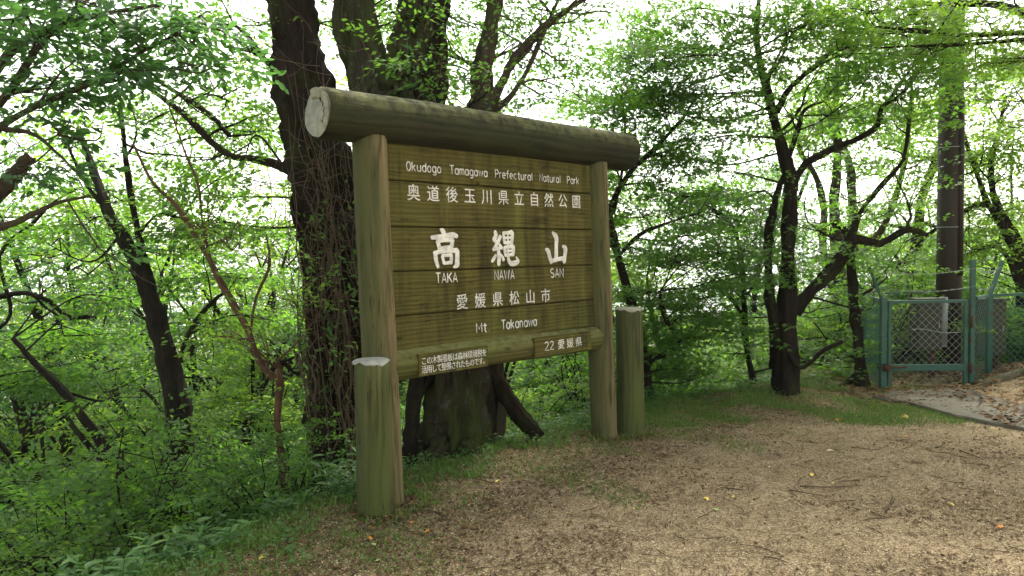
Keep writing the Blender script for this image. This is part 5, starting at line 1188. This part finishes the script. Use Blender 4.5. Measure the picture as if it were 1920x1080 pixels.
while cnt < 85:
    x, y = rng.uniform(-2.6, 3.2), rng.uniform(2.4, 8.4); s_ = float(edge_sd(np.array([x]), np.array([y]))[0])
    lo_, hi_ = (-.15, 1.5) if y < 4.6 else (.0, 1.3)
    if s_ < lo_ or s_ > hi_ or any((x-a_)**2+(y-b_)**2 < .14**2 for a_, b_ in placed): continue
    plant(hp, int(rng.integers(3)), x, y, rng.uniform(.7, 1.3)*(1.0 if y < 5 else .65), ['leafy green herb', 'spreading green herb', 'upright leafy herb'], 'plant', 'herbs along the edge of the slope', rng); placed.append((x, y)); cnt += 1

# fallen leaves one can pick out, with a stalk
def mat_plain(name, a_, b_):
    m_, t, o = mat_new(name); N = NT(t); v = N.coord(); N.bsdf(o, N.ramp(N.noise(v, 60, 4), [(.35, a_), (.65, b_)]), .7, spec=.2); return m_
M['yleaf'] = mat_plain('yellow_leaf', (.60, .42, .05), (.75, .60, .14)); M['oleaf'] = mat_plain('orange_leaf', (.42, .13, .02), (.62, .28, .05)); M['pleaf'] = mat_plain('pale_leaf', (.55, .50, .30), (.72, .70, .50)); M['gleaf'] = mat_plain('pale_green_leaf', (.22, .30, .10), (.34, .42, .16))
FL = [(1522, 893, 'y', 'yellow fallen leaf in the middle of the dirt clearing'), (1560, 905, 'y', 'small yellow fallen leaf right of the middle clearing leaf'), (1702, 782, 'y', 'large yellow leaf near the front corner of the concrete path'), (1697, 820, 'o', 'orange fallen leaf below the concrete path corner'),
      (1862, 805, 'y', 'bright yellow leaf on the near edge of the concrete path'), (1822, 800, 'o', 'orange leaf beside the near edge of the concrete path'), (1564, 846, 'p', 'pale yellow leaf on the brown litter left of the path'), (1328, 940, 'y', 'yellow fallen leaf at the left of the dirt clearing'),
      (1373, 936, 'y', 'tiny yellow leaf at the left of the dirt clearing'), (930, 911, 'y', 'yellow fallen leaf in the grass below the sign'), (799, 997, 'o', 'orange leaf lying right of the left short post'), (697, 1015, 'o', 'orange leaf at the foot of the left short post'), (697, 1026, 'g', 'pale green leaf at the foot of the left short post'),
      (486, 1056, 'y', 'golden leaf at the bottom left edge of the ground'), (706, 1057, 'g', 'pale leaf in the moss near the bottom of the picture'), (771, 984, 'o', 'small orange leaf beside the fallen branch'), (1710, 747, 'p', 'white scrap like leaf on the concrete path'), (1732, 741, 'p', 'pale leaf on the concrete before the gate'),
      (1790, 952, 'y', 'yellow leaf on the dirt at the right'), (1880, 992, 'o', 'orange leaf on the dirt at the lower right'), (1444, 876, 'p', 'white speck of a leaf on the left clearing'), (1575, 790, 'o', 'orange leaf in the grassy patch before the maple'), (1605, 780, 'g', 'yellow green leaf in the grassy patch before the fence'),
      (1550, 848, 'o', 'reddish leaf next to the pale yellow leaf'), (1090, 905, 'y', 'small yellow leaf on the dirt below the right sign post'), (1340, 960, 'g', 'flat grey green leaf on the left of the clearing'), (1190, 958, 'y', 'small yellow leaf in the dirt below the short right post'), (826, 1010, 'g', 'small pale green leaf right of the fallen branch')]
for i, (px, py, c_, lab) in enumerate(FL):
    d = at(px, py, 1)-CAMPOS; t_ = -1.5/d[2]; p = CAMPOS+d*t_; z = gz(p[0], p[1])+.012+(.03 if path_c(np.array([p[0]]), np.array([p[1]]))[0] else 0)
    mbx = MB(); sz = rng.uniform(.045, .065)*(1.35 if 'large' in lab or 'flat' in lab else (.6 if ('small' in lab or 'tiny' in lab or 'speck' in lab) else 1)); a_ = rng.random()*6.28
    put_leaves(mbx, np.zeros((1, 3)), np.array([[math.cos(a_), math.sin(a_), .12]]), np.array([[rng.normal(0, .2), rng.normal(0, .2)-.15, 1]]), np.array([sz]), 'maple' if i % 3 else 'oval')
    f_ = mbx.build('fallen_leaf', M[{'y': 'yleaf', 'o': 'oleaf', 'p': 'pleaf', 'g': 'gleaf'}[c_]], smooth=False); f_.location = (p[0], p[1], z); tag(f_, lab, 'leaf', 'fallen leaves')
# fallen branch at the foot of the left post and sticks
def gp(px, py, h=.012):
    d = at(px, py, 1)-CAMPOS; p = CAMPOS+d*(-1.5/d[2]); return np.array([p[0], p[1], gz(p[0], p[1])+h])
def stick(name, label, lists, r0):
    mbx = MB(); o0 = gp(*lists[0][0])
    for j, L_ in enumerate(lists):
        P = smoothline(np.array([gp(*q) for q in L_]), 4); tube(mbx, P-o0, np.linspace(r0, r0*.5, len(P))*(1 if j == 0 else .6), 7, .1)
    s_ = mbx.build(name, M['twig_dry']); s_.location = tuple(o0); tag(s_, label, 'stick')
stick('fallen_branch', 'pale crooked fallen branch beside the foot of the left short post', [[(668, 1004), (690, 990), (712, 977), (742, 962), (778, 956)], [(735, 966), (752, 960, .03), (775, 948, .04)], [(712, 977), (745, 985), (770, 995)], [(778, 956), (810, 958), (838, 972), (842, 984)]], .010)
stick('fallen_twig', 'curved pale twig lying on the dirt at centre right', [[(1660, 958), (1668, 945), (1674, 930)], [(1668, 945), (1680, 935)]], .005)
stick('fallen_stick', 'long dark stick lying across the middle of the clearing', [[(1500, 910), (1560, 912), (1615, 911)]], .004)
stick('fallen_stick', 'dark stick on the dirt near the upper right of the clearing', [[(1800, 850), (1830, 862), (1850, 870)]], .005)
stick('fallen_stick', 'thin brown stick below the first leaves of the clearing', [[(1480, 918), (1520, 924), (1555, 930)]], .005)
